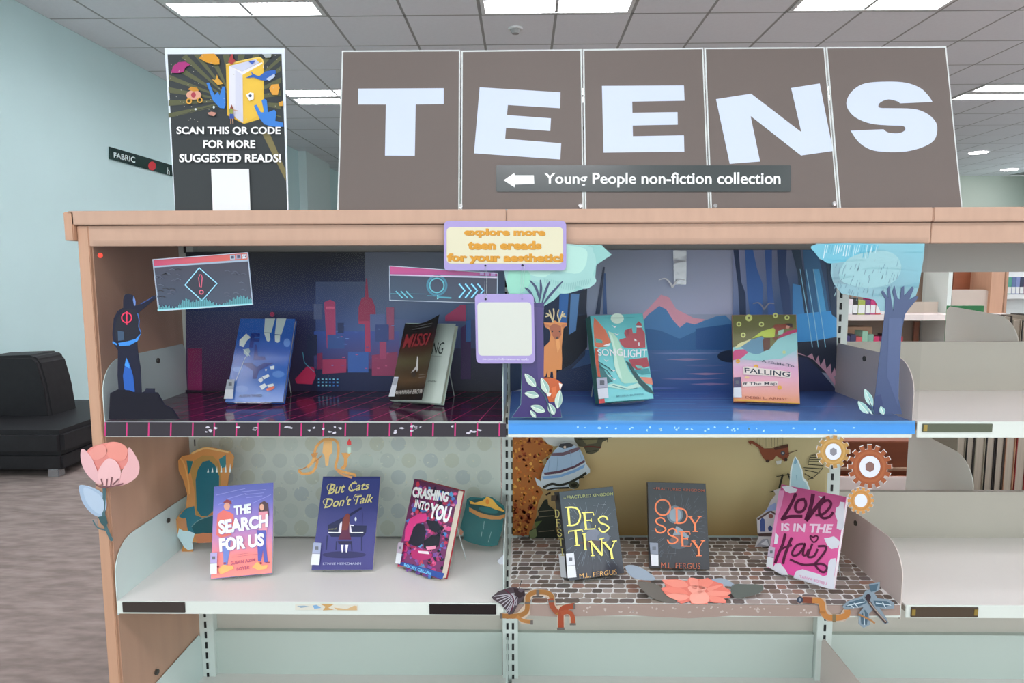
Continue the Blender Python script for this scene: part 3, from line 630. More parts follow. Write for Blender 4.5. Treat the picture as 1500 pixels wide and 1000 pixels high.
# upside ship at the top
P.poly('556 90 840 90 830 130 790 150 780 190 750 230 700 250 660 240 640 190 600 185 565 140', '#4c4a38'); P.poly('620 120 760 110 740 160 660 170', '#6f6a4a'); P.line('640 190 700 185 780 195', 12, '#5c2f24'); P.line('820 112 865 112', 6, '#3a3a30'); P.line('832 95 832 150', 5, '#3a3a30')
P.line('600 100 820 100', 7, '#8a845e'); P.line('590 130 800 125', 5, '#2c2b20'); P.line('660 230 745 215', 5, '#2c2b20')
# right: flying ship, ladder bridge, house
P.z = (1080, 620, 6.25)
for x in range(180, 440, 26): P.line([(x, 100), (x+4*math.sin(x), 215)], 2.5, '#4a4630')
P.poly('98 170 110 152 135 155 195 190 240 225 330 225 400 200 460 190 470 290 430 345 400 320 350 290 330 325 265 350 225 300 190 220 130 180 112 190', '#7a4028'); P.poly('330 220 460 185 460 215 340 240', '#4a2a1c'); P.ell(412, 268, 20, 20, '#3c4048'); P.ell(412, 268, 9, 9, '#9a9a98')
P.line('440 280 545 240', 6, '#4a2c20'); P.line('90 150 125 200', 3, '#7a4028'); P.poly('345 340 400 335 395 365 360 375', '#c3c4be'); P.ell(272, 340, 18, 14, '#3c2a20'); P.ell(440, 325, 14, 18, '#3c2a20')
P.line('640 385 660 300 700 280 730 275', 4, '#3a382a', smooth=True); P.line('640 510 700 480 770 410 780 370', 6, '#2e2d22', smooth=True)
for a, b, c_, d in ((600, 400, 780, 410), (610, 420, 750, 450), (610, 455, 690, 500), (640, 370, 780, 380), (650, 345, 770, 345), (655, 325, 750, 325), (660, 305, 740, 305), (680, 290, 735, 290)): P.line([(a, b), (c_, d)], 7, '#2e2d22')
P.line('410 460 375 590', 18, '#2c2c22'); P.line('455 450 480 520', 14, '#2c2c22'); P.line('350 480 500 455', 7, '#2c2c22'); P.line('290 622 400 590', 8, '#2c2c22')
P.build('printed_sheet', MATTE, t)

# ------------------------------------------------------------------ clear film across the upper shelf
FILM = clear('clear_film', '#fbfdfd', .0, .12, bump=.2, scale=(3.5, 3.5, 3.5), hi=.28)
for x0, x1, lb in ((XB[0]+.01, -.003, 'sheet of clear plastic film across the upper left shelf'), (.003, on(1352, 480, vert(-.007)).x, 'sheet of clear plastic film across the upper right shelf')):
    m = MB(); nx, nz = 24, 10; vs = []
    zt = ZF+.012; zb = Z2-.004
    for j in range(nz+1):
        for i in range(nx+1):
            a, b = i/nx, j/nz
            vs.append(V(x0+(x1-x0)*a, -.0075-.0016*math.sin(a*9+b*4)*math.sin(b*math.pi), zb+(zt-zb)*b))
    m.add(vs, [(j*(nx+1)+i, j*(nx+1)+i+1, (j+1)*(nx+1)+i+1, (j+1)*(nx+1)+i) for j in range(nz) for i in range(nx)])
    o = m.build('plastic_film', FILM, smooth=True); tag(o, lb, 'plastic film')

# ------------------------------------------------------------------ cutouts on the film
FY = vert(-.0105)
Z = (100, 340, 3.333); t = thing('hooded_person_cutout', on(207, 612, FY), 'flat cutout of a hooded person in dark clothes pointing, pink emblem on the back', 'cutout')
PO = '200 912 205 785 245 765 240 700 242 600 242 575 222 548 215 500 222 420 240 385 268 368 268 330 275 305 295 300 315 308 328 335 325 358 355 348 395 325 412 312 432 305 436 318 418 330 400 345 360 378 340 395 348 430 345 460 356 490 335 520 338 570 352 660 358 782 375 775 378 762 422 762 422 780 437 782 470 840 510 862 542 910'
P = Print(FY, Z, 1.35); P.slab(PO, '#1a1c30', .0012); P.k = 2
P.poly('320 308 330 338 328 358 322 358 316 330', '#5e7ab4'); P.poly('268 380 300 372 332 378 345 430 350 490 325 520 280 535 235 528 225 480 238 420', '#22232e')
P.poly('245 540 290 532 330 520 356 492 340 530 300 552 250 555', '#3d84d0'); P.poly('218 530 240 545 238 552 216 540', '#3d84d0')
P.poly('285 612 300 640 318 700 326 778 300 782 275 765 268 700', '#2757a8'); P.poly('285 612 300 650 300 665 276 650', '#3f8ad8')
P.line('340 395 348 430 345 460 356 490', 4, '#3f68a8'); P.poly('243 480 272 485 275 525 245 530', '#3c5068'); P.line('355 350 395 328 412 316', 4, '#3f548c')
P.ring(287, 417, 21, 27, '#d23a5c'); P.line('288 385 288 452', 6, '#d23a5c'); P.poly('200 912 206 790 245 768 300 770 330 782 437 784 468 842 508 864 540 910', '#11101e')
P.build('card', MATTE, t)
# pop-up windows
def popup(name, lb, outline, bar, barc, body, bodyc, Zz, g=1.3):
    t = thing(name, on(*nums(Zz, outline)[2], FY), lb, 'cutout'); P = Print(FY, Zz, g); P.slab(outline, '#8ea0b4', .0012); P.k = 2; P.grad(body, bodyc); P.grad(bar, barc); return t, P
t, P = popup('warning_window_cutout', 'tilted computer window cutout with a blue diamond and a pink exclamation mark', '412 132 878 97 903 354 440 386', '416 136 874 101 876 132 420 165', ['#a82f50', '#c25a4c', '#c65c3e', '#b03460'], '421 173 878 142 898 350 446 380', ['#2c2c40', '#2c2a3c', '#3a4458', '#2c3c54'], (100, 340, 3.333))
for x, c in ((790, '#9aa8b8'), (820, '#8c8aa0'), (848, '#b0a8b4')): P.poly([(x, 112-(x-790)*.075), (x+24, 110-(x-790)*.075), (x+25, 132-(x-790)*.075), (x+1, 134-(x-790)*.075)], c); P.poly([(x+5, 116-(x-790)*.075), (x+19, 115-(x-790)*.075), (x+20, 128-(x-790)*.075), (x+6, 129-(x-790)*.075)], '#3c3c54')
P.line('853 114 866 126', 3, '#d8dce4'); P.line('866 112 854 128', 3, '#d8dce4')
rr = random.Random(9)
for k in range(30):
    x = rr.choice([rr.uniform(440, 540), rr.uniform(770, 870)]); y = rr.uniform(175, 320); P.line([(x-14, y), (x, y-4), (x+14, y+3)], 4, rr.choice(['#42465a', '#1c1c2a', '#4c5468']), same=k > 0)
P.poly('641 174 728 250 655 334 572 258', '#161a30'); P.line('641 174 728 250 655 334 572 258', 7, '#8cc8ea', closed=True)
P.line('645 206 638 222 644 265 652 270 656 222 653 208', 4, '#c4506c', closed=True); P.ring(652, 292, 7, 12, '#c4506c')
for k in range(92):
    x = 440+k*5; a = (k*5)
    h = max(4, 18+26*math.exp(-((x-575)/26)**2)+24*math.exp(-((x-655)/45)**2)+24*math.exp(-((x-840)/45)**2)+6*math.sin(k*1.9)-12*math.exp(-((x-520)/25)**2)-14*math.exp(-((x-740)/35)**2))
    yb = 380-(x-446)*.066; P.poly([(x, yb-h), (x+3, yb-h), (x+3, yb), (x, yb)], '#5aa6b0', same=k > 0)
P.poly('438 376 902 346 903 354 440 386', '#7cc4cc'); P.line('414 134 876 99 901 352 442 384', 3, '#b9bccb', closed=True); P.build('card', GLOSS, t)
t, P = popup('chevron_window_cutout', 'computer window cutout with blue chevrons and a round gauge, hanging near the middle', '120 155 758 200 755 378 122 360', '124 160 754 202 754 218 126 206', ['#b03c74', '#8a3470', '#7a3068', '#a03c78'], '126 214 752 230 750 374 128 356', ['#1f3048', '#2c2c40', '#2e3446', '#284058'], (540, 350, 4.0))
P.ring(400, 272, 38, 46, '#4a9cac'); P.ring(400, 272, 50, 62, '#2f6c84'); P.line('405 330 405 352', 8, '#7cc6d0'); P.line('400 340 485 345', 9, '#3f8ca0'); P.line('345 332 395 334', 4, '#3f8ca0')
for k in range(4): x = 530+k*36; P.line([(x, 262), (x+34, 302), (x, 345)], 13, '#2f78a8'); P.line([(x, 262), (x+34, 302), (x, 345)], 6, '#8ad0ec')
for k in range(3): P.line([(160+k*30, 305), (200+k*30, 345)], 7, '#5aa8bc')
P.line('130 318 340 322', 2, '#4a8ca0'); P.line('128 210 752 226', 4, '#c9b4cc'); P.rect(652, 190, 676, 212, '#8c6c9c'); P.rect(684, 192, 708, 214, '#8c6c9c'); P.rect(716, 194, 742, 216, '#8c6c9c'); P.line('124 158 755 201 753 376 125 358', 3, '#a8b4c4', closed=True)
P.build('card', GLOSS, t)
# left tree with deer and fox
ZD = (740, 340, 3.333)
t = thing('purple_tree_cutout', on(775, 608, FY), 'tree cutout with a pale teal crown and purple trunk beside the middle post', 'cutout')
P = Print(FY, ZD, 1.3); P.slab('16 62 470 62 520 110 445 160 440 220 400 270 340 290 270 300 240 330 190 360 186 470 190 600 192 720 240 790 270 860 278 905 30 905 75 840 80 700 78 450 90 380 60 330 16 290', '#7fb0ac', .0012); P.k = 2
P.poly('18 64 380 64 430 95 444 150 430 205 445 240 400 275 350 262 330 292 280 300 250 285 232 320 200 300 170 250 120 240 95 290 60 280 18 300', '#8db8b4', smooth=True); P.poly('60 70 360 70 400 130 360 200 250 190 180 220 80 180', '#9fc6bc', smooth=True); P.poly('18 190 100 180 125 230 90 290 18 300', '#86c0ac', smooth=True)
for k in range(26): x = 190+k*9; P.line([(x, 250-abs(k-13)*2), (x+4, 285-abs(k-13)*3)], 3, '#7aa6a4', same=k > 0)
for pts in ('168 330 150 270 120 235', '165 345 175 280 172 232', '180 345 200 280 218 240', '186 352 225 300 280 240', '150 350 120 290 95 270'): P.line(pts, 12, '#2f3a5c', smooth=True, taper=True)
P.poly('95 345 190 345 186 470 190 600 192 720 240 790 270 860 276 903 32 903 77 840 82 700 80 450', '#392f66'); P.poly('120 360 188 370 186 470 190 720 160 720 150 460', '#45376e'); P.build('card', GLOSS, t)
ZD2 = (740, 340, 3.333)
t = thing('deer_cutout', on(808, 556, vert(-.0125)), 'brown deer cutout with pale antlers standing against the purple trunk', 'cutout')
P = Print(vert(-.0125), ZD2, 1.25); P.slab('188 440 225 442 240 430 258 440 300 442 302 455 285 468 280 520 276 560 278 620 276 670 250 670 250 715 236 715 232 680 222 680 218 712 206 712 205 680 196 705 188 705 190 560 215 535 222 500 215 475 195 462', '#b5733e', .0012); P.k = 2
P.poly('215 460 240 445 272 458 274 500 258 526 244 524 228 500', '#8c4c30'); P.ell(230, 484, 4, 4, '#20140e'); P.ell(266, 484, 4, 4, '#20140e'); P.ell(254, 516, 7, 7, '#3a2018'); P.poly('190 446 215 452 215 462 200 462', '#a4623c'); P.poly('300 446 275 452 275 462 288 464', '#a4623c'); P.poly('245 524 264 520 268 560 256 590', '#c4864c')
for p_ in ('234 440 222 410 200 395', '226 415 215 380', '232 430 238 400 235 372', '218 405 196 412', '262 440 275 410 292 398', '270 418 282 385', '264 430 256 402 262 378', '276 408 296 412'): P.line(p_, 7, '#a89c78', smooth=True)
P.build('card', GLOSS, t)
t = thing('fox_cutout', on(815, 588, vert(-.0125)), 'orange fox cutout curled below the deer', 'cutout')
P = Print(vert(-.0125), ZD2, 1.25); P.slab('188 710 215 708 245 715 268 730 280 742 270 770 256 820 240 828 215 830 205 800 190 760', '#b4562c', .0012); P.k = 2; P.poly('262 735 280 742 268 770', '#e6dcd4'); P.poly('200 780 225 785 220 800 205 800', '#e0d8d2'); P.poly('225 760 250 750 250 800 230 810', '#c8673a'); P.build('card', GLOSS, t)
def leafset(name, lb, fr, Zz, leaves, stem, c1='#b6c8bc', c2='#8fb0a8', stemc='#3c5a6a'):
    t = thing(name, on(*nums(Zz, stem)[0], fr), lb, 'cutout')
    P = Print(fr, Zz, 1.25); P.k = 1; P.line(stem, 6, stemc, smooth=True); P.build('stem', MATTE, t)
    for lf in leaves:
        n_ = nums((0, 0, 1), lf); (ax, ay), (bx, by), wd = n_[0], n_[1], n_[2][0]
        dx, dy = bx-ax, by-ay; l = math.hypot(dx, dy); nx, ny = -dy/l*wd, dx/l*wd
        o = spline([(ax, ay), (ax+dx*.35+nx, ay+dy*.35+ny), (ax+dx*.7+nx*.8, ay+dy*.7+ny*.8), (bx, by), (ax+dx*.7-nx*.8, ay+dy*.7-ny*.8), (ax+dx*.35-nx, ay+dy*.35-ny)], 3, True)
        P = Print(fr, Zz, 1.25); P.slab([q for q in o], c1, .0008); P.k = 2
        P.poly([(ax, ay), (ax+dx*.35+nx*.9, ay+dy*.35+ny*.9), (ax+dx*.7+nx*.7, ay+dy*.7+ny*.7), (bx, by)], c2); P.line([(ax, ay), (bx, by)], 2.5, '#e2ebe2'); P.build('leaf', GLOSS, t)
leafset('leaf_sprig_cutout', 'pale leafy sprig cutout in front of the purple trunk', vert(-.0145), ZD2, ['150 755 96 690 18 0', '210 790 176 710 18 0', '165 800 95 785 17 0', '195 875 125 848 18 0', '240 890 212 835 17 0', '255 860 268 770 18 0', '150 905 122 870 10 0'], '225 900 195 800 150 750', c1='#b9cdbf')
# right tree
TREE = clear('printed_clear_film', '#ffffff', .05, .08, bump=.4, scale=(8, 8, 30), attr=True, alpha=.86)
ZR = (1050, 340, 3.333)
t = thing('blue_tree_cutout', on(1295, 606, FY), 'tree cutout with cyan crown and slate blue trunk at the right end', 'cutout')
P = Print(FY, ZR, 1.02); P.slab('472 75 485 55 1016 55 1010 130 985 270 965 330 920 390 800 385 770 330 720 320 610 300 570 250 556 200 560 150 500 130', '#8fbecb', .0008); P.k = 2
P.grad('560 56 1014 56 985 270 570 250', ['#8cc6d4', '#86ccdc', '#86bccc', '#86a8b4']); P.poly('480 60 770 58 760 100 690 130 560 152 520 138 482 105', '#6fc4dc', smooth=True); P.poly('640 130 780 90 870 110 900 180 850 250 720 270 600 230', '#9fcfd6', smooth=True)
rr = random.Random(2)
for k in range(60): x = rr.uniform(575, 900); y = rr.uniform(130, 300-(x-575)*.02); P.line([(x, y), (x-8, y+rr.uniform(15, 40))], 3, rr.choice(['#7aa4b4', '#9cc4cc', '#7898a8']), same=k > 0)
for k in range(22): x = 520+k*12; P.line([(x+10, 62), (x, 62+rr.uniform(30, 68))], 4, rr.choice(['#d8f2f8', '#b8e6f0', '#5cb4d0']), same=k > 0)
P.build('crown', TREE, t)
P = Print(vert(-.012), ZR, 1.0); P.slab('822 380 825 330 802 290 812 285 838 320 832 280 842 262 848 300 855 345 862 385 868 330 858 290 868 262 882 320 895 330 902 270 915 262 915 310 925 300 955 265 962 275 940 330 975 310 985 318 938 375 920 400 905 470 895 560 885 700 880 780 905 888 760 888 775 780 790 640 805 520 815 440', '#45557e', .0010); P.k = 2
P.poly('840 420 905 420 890 700 885 850 830 700', '#4f5f8a'); P.poly('760 886 775 800 800 790 820 886', '#3a4874'); P.build('trunk', GLOSS, t)
leafset('small_leaf_cutout', 'small pale leaves cutout at the foot of the blue trunk', vert(-.0145), ZR, ['760 850 722 765 18 0', '740 885 690 825 18 0', '815 890 800 850 14 0', '760 890 740 860 5 0'], '770 890 755 850 740 800', c1='#a8ccc8', c2='#8cb8b8')

# ------------------------------------------------------------------ hanging signs
SF = vert(-.018); ZS = (640, 310, 4.35)
t = thing('explore_sign', on(740, 395, SF), 'purple framed cream sign with orange lettering taped over the wooden fascia', 'sign')
P = Print(SF, ZS, 1.1); P.slab(rpts(45, 58, 824, 375, 28), '#a797cf', .002); P.build('frame', GLOSS, t)
P = Print(SF, ZS, 1.1); P.k = 3; P.poly(rpts(62, 98, 804, 330, 26), '#dcd6b8'); P.build('face', GLOSS, t)
P = Print(SF, ZS, 1.1); P.k = 5
for tx, q in (('explore more', '175 108 693 110 693 167 175 165'), ('teen ereads', '198 186 668 188 668 243 198 243'), ('for your aesthetic!', '66 266 806 268 806 335 66 332')): P.text(tx, q, '#b98236', .06); P.text(tx, ' '.join(str(float(v)-(0 if i % 2 else 2)-(2 if i % 2 else 0)) for i, v in enumerate(q.split())), '#d99c3c', .045)
tag(P.build('lettering', MATTE, t), kind='stuff')
P = Print(SF, ZS); P.k = 7; P.ell(309, 344, 7, 6, '#1c1a28'); P.ell(545, 342, 8, 7, '#1c1a28'); tag(P.build('thread_holes', MATTE, t), kind='stuff')
SF2 = vert(-.020)
t = thing('purple_plaque', on(740, 532, SF2), 'purple framed square plaque hanging on threads below the explore sign', 'sign')
P = Print(SF2, ZS, 1.1); P.slab([(a+(b-530)*.02, b) for a, b in rpts(242, 523, 617, 966, 30)], '#a797cf', .002); P.build('frame', GLOSS, t)
P = Print(SF2, ZS, 1.1); P.k = 3; P.poly([(a+(b-530)*.02, b) for a, b in rpts(256, 577, 600, 917, 24)], '#d2d5cc'); P.build('face', GLOSS, t)
P = Print(SF2, ZS, 1.1); P.k = 5; P.text('go.gov.sg/nlb-teens-ereads', '288 930 585 932 585 950 288 948', '#ded8ee', .02); tag(P.build('lettering', MATTE, t), kind='stuff')
P = Print(SF2, ZS); P.k = 7; P.ell(311, 557, 7, 6, '#1c1a28'); P.ell(543, 555, 7, 6, '#8a7fb0'); tag(P.build('thread_holes', MATTE, t), kind='stuff')
THR = clear('thread', '#dfe6ea', .3, .2)
m = MB()
for a, b in (((309, 346), (303, 555)), ((318, 346), (316, 555)), ((545, 345), (528, 545)), ((560, 345), (540, 553))): m.tube([on(*nums(ZS, [a])[0], vert(-.019)), on(*nums(ZS, [b])[0], vert(-.021))], .0005, 5)
tag(m.build('hanging_threads', THR, t), kind='stuff')

# ------------------------------------------------------------------ boards on top
def bframe(X, Y, yaw, lean, roll, wd, h, zb):
    ex = V(math.cos(yaw), math.sin(yaw), 0); b = V(-math.sin(yaw), math.cos(yaw), 0); ey = V(0, 0, 1)*math.cos(lean)+b*math.sin(lean)
    c, s = math.cos(roll), math.sin(roll); ex, ey = c*ex+s*ey, -s*ex+c*ey
    low = min((ex*(-wd/2)).z, (ex*(wd/2)).z); return (V(X, Y, zb-low), ex, ey)
BF = bframe(.3262, .0557+.012, .0302, .2369, .0078, 1.3973, .3836, ZT+.002)
BT = nums((0, 0, 1), '500 74 675 73 675 74 853 72 853 72 1031 70 1031 70 1209 69 1209 69 1387 68')
BBt = nums((0, 0, 1), '493 309 674 308 674 308 856 307 856 307 1040 306 1040 306 1229 305 1229 305 1411 306')
lets = {0: ('T', [((480, 50, 3.0), '134 240 510 238 510 308 387 310 383 535 252 534 256 310 134 310')]),
        1: ('E', [((480, 50, 3.0), '668 234 1023 256 1021 326 792 312 788 356 981 370 978 426 784 412 780 460 1026 480 1022 551 643 524')]),
        2: ('E', [((480, 50, 3.0), '1205 228 1565 226 1568 293 1338 297 1339 346 1537 343 1538 398 1340 402 1341 449 1565 445 1567 517 1212 521')]),
        3: ('N', [((980, 0, 2.8827), '198 419 346 396 558 558 515 372 636 353 692 638 557 657 344 490 384 682 256 692')]),
        4: ('S', [((980, 0, 2.8827), '1112 431 975 437 962 428 925 420 893 432 883 448 893 456 930 457 1030 460 1085 478 1122 510 1132 545 1120 590 1075 620 1000 640 915 642 850 632 800 600 766 552 905 546 925 560 965 563 990 555 997 543 985 532 930 530 850 522 785 495 752 455 752 418 780 378 830 352 920 345 1000 350 1060 372 1095 405')])}
ords2 = ('leftmost', 'second', 'middle', 'fourth', 'rightmost')
POST = mat('laminated_card', attr=True, rough=.5, spec=.3)
for k in range(5):
    q = [BT[2*k], BT[2*k+1], BBt[2*k+1], BBt[2*k]]; q[0] = (q[0][0]+.8, q[0][1]); q[1] = (q[1][0]-.8, q[1][1]); q[2] = (q[2][0]-.8, q[2][1]); q[3] = (q[3][0]+.8, q[3][1])
    t = thing('letter_board', on((q[2][0]+q[3][0])/2, q[2][1], BF), f'{ords2[k]} of five laminated brown boards, showing the letter {lets[k][0]}', 'sign', 'brown letter boards on the bookcase top')
    P = Print(BF, (0, 0, 1), 1.0); P.slab(q, '#d9dedd', .003); P.build('clear_edge', POST, t)
    i_ = [(q[0][0]+2.2, q[0][1]+2.2), (q[1][0]-2, q[1][1]+2.2), (q[2][0]-2, q[2][1]-1), (q[3][0]+2.2, q[3][1]-1)]
    P = Print(BF, (0, 0, 1), .95); P.k = 2; P.poly(i_, '#746964'); P.build('brown_face', POST, t)
    for z_, pts in lets[k][1]:
        P = Print(BF, z_, 1.15); P.k = 4
        if k == 4:
            q = nums((0, 0, 1), pts); i1 = q.index((766, 552)); pts = [q[0]]+spline(q[1:i1+1], 4)+spline(q[i1+1:]+[q[0]], 4)[:-1]
        P.poly(pts, '#2f3338')
        for v_ in range(1): P.k = 6
        P = Print(BF, z_, 1.1); P.k = 5; pp = nums((0, 0, 1), pts); P.poly(pp, '#ccd6ec'); P.build('letter', POST, t)
BF2 = (BF[0]+BF[1].cross(BF[2])*.0022, BF[1], BF[2])
t = thing('direction_strip', on(940, 275, BF2), 'dark strip with a left arrow reading Young People non-fiction collection', 'sign')
ZT_ = (480, 50, 3.0)
P = Print(BF2, ZT_, 1.1); P.slab(rpts(741, 576, 2036, 692, 6), '#454c4c', .0008); P.build('strip', GLOSS, t)
P = Print(BF2, ZT_, 1.15); P.k = 3; P.poly('773 642 820 610 822 620 906 620 908 658 822 661 822 674', '#f0f4fa'); P.build('arrow', MATTE, t)
P = Print(BF2, ZT_, 1.15); P.k = 3; P.text('Young People non-fiction collection', '952 610 1990 606 1990 676 952 672', '#f0f4fa', .018); tag(P.build('lettering', MATTE, t), kind='stuff')
for (u, v) in ((675, 303), (850, 302), (1047, 302), (1221, 299)):
    p = on(u, v, BF2); MB().tube([p, p+BF2[1].cross(BF2[2])*.006], .0045, 10).build('clear_clip', TAPE)
    o = bpy.data.objects[-1] if False else None
for i, o in enumerate([o for o in COL.objects if o.name.startswith('clear_clip')]): tag(o, f'small clear plastic clip at the foot of the letter boards, {ords[i]} from left', 'clip', 'clear clips under the letter boards')
# scan poster
SFm = bframe(-.6167, .0618+.01, .1123, .0658, .0208, .2533, .3639, ZT+.002); ZA = (240, 65, 4.0)
t = thing('scan_poster', on(340, 309, SFm), 'tall laminated poster of a yellow book and blue hands asking to scan for suggested reads', 'poster')
P = Print(SFm, ZA, 1.1); P.slab('4 22 706 24 730 985 66 985', '#dfe8f2', .003); P.build('white_border', POST, t)
P = Print(SFm, ZA, 1.1); P.k = 3; P.poly('22 58 690 56 724 984 68 984', '#33383a'); P.build('dark_face', POST, t)
P = Print(SFm, ZA, 1.1); P.k = 5
ctr = (400, 330)
for k in range(20):
    a = math.radians(150+k*12.5); a2 = a+math.radians(5.5); o = []
    for q, r in ((a, 60), (a, 420), (a2, 420), (a2, 60)):
        x = ctr[0]+r*math.cos(q); y = ctr[1]+r*math.sin(q)*.85; o.append((min(688, max(28, x)), min(430, max(60, y))))
    if o[1] != o[2]: P.poly(o, '#5a5c40', same=k > 0)
P.poly('575 520 620 520 715 740 715 800', '#7a7048')
P.build('ray_pattern', POST, t)
P = Print(SFm, ZA, 1.1); P.k = 8
P.poly('365 118 540 78 575 82 586 100 588 340 560 440 470 466 372 416', '#e0b43c', smooth=False); P.poly('384 128 460 160 556 112 580 104 586 140 462 196 384 150', '#e8e6ea'); P.poly('384 128 462 178 466 460 384 402', '#dedee8'); P.poly('420 150 462 178 466 460 420 430', '#cfd0e0'); P.poly('462 180 582 112 586 400 470 464', '#e6bc44'); P.poly('384 128 540 88 560 108 462 160', '#c9cce0'); P.line('366 120 540 82 575 88 582 112', 8, '#f0d070', smooth=True)
P.build('yellow_book_print', POST, t)
P = Print(SFm, ZA, 1.1); P.k = 24
P.poly('252 228 268 226 300 300 318 280 330 300 345 250 362 250 364 360 356 378 330 374 290 330', '#3a7ed0'); P.poly('530 362 545 355 570 400 590 400 575 330 590 320 605 330 612 400 650 385 662 400 655 450 700 460 704 485 640 484 590 470 560 430', '#3a7ed0')
P.poly('480 200 520 180 510 158 530 178 560 190 600 160 655 152 660 170 640 200 600 215 570 212 530 196', '#2f62b4'); P.poly('600 205 650 175 655 190 620 218', '#b8c4dc'); P.poly('495 100 540 98 520 120', '#3a5cb4')
tag(P.build('hands_and_whale_print', POST, t), kind='stuff')
P = Print(SFm, ZA, 1.1); P.k = 32
P.poly('46 170 60 130 90 108 130 105 160 122 130 138 120 165 90 172', '#a83078'); P.poly('210 85 230 60 300 58 328 90 330 120 300 122 250 108', '#d8982c'); P.poly('380 108 398 62 408 60 412 90 425 100 400 122', '#a83c3c'); P.poly('285 208 305 212 315 180 325 205 352 235 320 242', '#d09c3a')
P.ell(180, 300, 44, 28, '#d8a088'); P.ell(178, 300, 14, 16, '#a83c4c'); P.ring(152, 336, 10, 17, '#d8a040'); P.ring(215, 330, 10, 17, '#d8a040'); P.poly('145 268 165 252 200 258 210 275 180 280', '#c88c30')
P.poly('620 265 635 240 675 236 682 260 670 300 640 300', '#e0a040'); P.poly('675 345 700 335 700 365 680 365', '#d0983c'); P.poly('485 300 510 285 530 290 530 325 505 335', '#eef0f0'); P.ell(510, 305, 9, 8, '#3a4860'); P.poly('580 62 635 60 630 82 600 84', '#a8b0b0'); P.poly('260 405 285 398 312 405 300 425 275 420', '#c08878'); P.ell(192, 384, 7, 6, '#d8dce0'); P.ell(298, 372, 6, 8, '#d8e0e0')
P.poly('392 380 402 356 412 380 415 430 392 430', '#8c4030'); P.poly('386 385 400 378 412 390 408 412 390 410', '#8a9448'); P.poly('390 412 414 412 418 440 390 440', '#34509c'); P.line('398 440 398 470', 5, '#c89878'); P.line('409 440 411 470', 5, '#c89878'); P.line('412 388 440 395', 4, '#c89878')
rr = random.Random(8)
for k in range(60): P.ell(rr.uniform(40, 680), rr.uniform(70, 460), 2.2, 2.2, '#b8b4a4', n=6, same=k > 0)
tag(P.build('flying_things_print', POST, t), kind='stuff')
P = Print(SFm, ZA, 1.15); P.k = 44
for tx, q in (('SCAN THIS QR CODE', '80 486 687 486 687 536 80 536'), ('FOR MORE', '236 564 540 564 540 612 236 612'), ('SUGGESTED READS!', '96 644 690 644 690 694 96 694')): P.text(tx, q, '#f2f4fa', .032)
tag(P.build('lettering', POST, t), kind='stuff')
P = Print(SFm, ZA, 1.1); P.k = 44; P.poly('282 732 503 732 512 984 292 984', '#e6e9ec'); P.build('white_patch', POST, t)

# ------------------------------------------------------------------ books on stands
PLX = clear('acrylic', '#f6faf9', .04, .05)
def stand(fr, wd, h, th, zs, label):
    O, ex, ey = fr; n = ex.cross(ey); b = -n
    t = thing('book_stand', V(O.x, O.y, zs), label, 'book stand', 'clear acrylic book stands')
    sw = wd*.62; back = th+.0015
    m = MB().fbox((O-n*back, ex, ey), -sw/2, sw/2, .002, h*.8, -.002, 0); m.build('back_plate', PLX, t)
    m = MB().fbox((O-n*0, ex, ey), -sw/2, sw/2, -.0045, -.0025, -back-.002, .006); m.build('front_lip', PLX, t)
    for s_ in (-1, 1):
        top = O-n*(back+.003)+ey*(h*.78)+ex*(s_*sw*.42); hb = V(b.x, b.y, 0).normalized()
        bot = V(top.x, top.y, zs+.002)+hb*(.055)
        if bot.y > YB-.03: bot = bot-hb*(bot.y-(YB-.03))
        MB().tube([top, bot], .0014, 6).build('rear_leg', ROD, t)
    return t
ROD = mat('clear_rod_edge', '#c8cfcf', .2, 1.1)
def book(key, q, zb, label, th, base, pagec='#d8d2c4', hard=True, back=None, spinec=None, artfn=None, z=None, g=1.3, zs=None, mlabel=None):
    X, Y, yaw, lean, roll, wd, h = q; fr = bframe(X, Y, yaw, lean, roll, wd, h, zb); O, ex, ey = fr; n = ex.cross(ey)
    t = thing('book', V(X, Y, zb), label, 'book')
    c = .002 if hard else .0006; ov = .003 if hard else 0
    bm_ = mat('bookcover_'+base, base, .35, g*.95); bk = mat('bookcover_'+(back or base), back or base, .35, g*.95)
    MB().fbox(fr, -wd/2, wd/2, 0, h, -c, 0).build('front_cover', bm_, t, bevel=.0004, seg=1)
    MB().fbox(fr, -wd/2, wd/2, 0, h, -th, -th+c).build('back_cover', bk, t, bevel=.0004, seg=1)
    MB().fbox(fr, -wd/2, -wd/2+c, 0, h, -th+c, -c).build('spine', mat('bookcover_'+(spinec or base), spinec or base, .35, g*.95), t)
    MB().fbox(fr, -wd/2+c, wd/2-ov, ov, h-ov, -th+c+.0001, -c-.0001).build('page_block', mat('paper_'+pagec, pagec, .8, 1.1, noise=.08, scale=(20, 600, 20)), t)
    P = Print(fr, z or (0, 0, 1), g); P.k = 2; parts = artfn(P) if artfn else None
    P.build('cover_print', GLOSS, t)
    stand(fr, wd, h, th, zs, 'clear acrylic stand holding '+(mlabel or 'a book'))
    return t, fr
def local(P, x0, y0, x1, y1, c, q, same=False):
    pass
def covrect(P, q, cs=None, inset=.0008, v0=0, v1=1, u0=0, u1=1):
    # full-cover printed ground with a vertical gradient in the book's own frame
    wd, h = q[5], q[6]; O, ex, ey = P.fr; P.k += 1
    a, b = -wd/2+inset+(wd-2*inset)*u0, -wd/2+inset+(wd-2*inset)*u1; y0, y1 = inset+(h-2*inset)*v0, inset+(h-2*inset)*v1
    P.add([O+ex*x+ey*y+P.n*P.step*P.k for x, y in ((a, y0), (b, y0), (b, y1), (a, y1))], [(0, 1, 2, 3)], [lin(cs[0], P.g), lin(cs[0], P.g), lin(cs[1], P.g), lin(cs[1], P.g)])
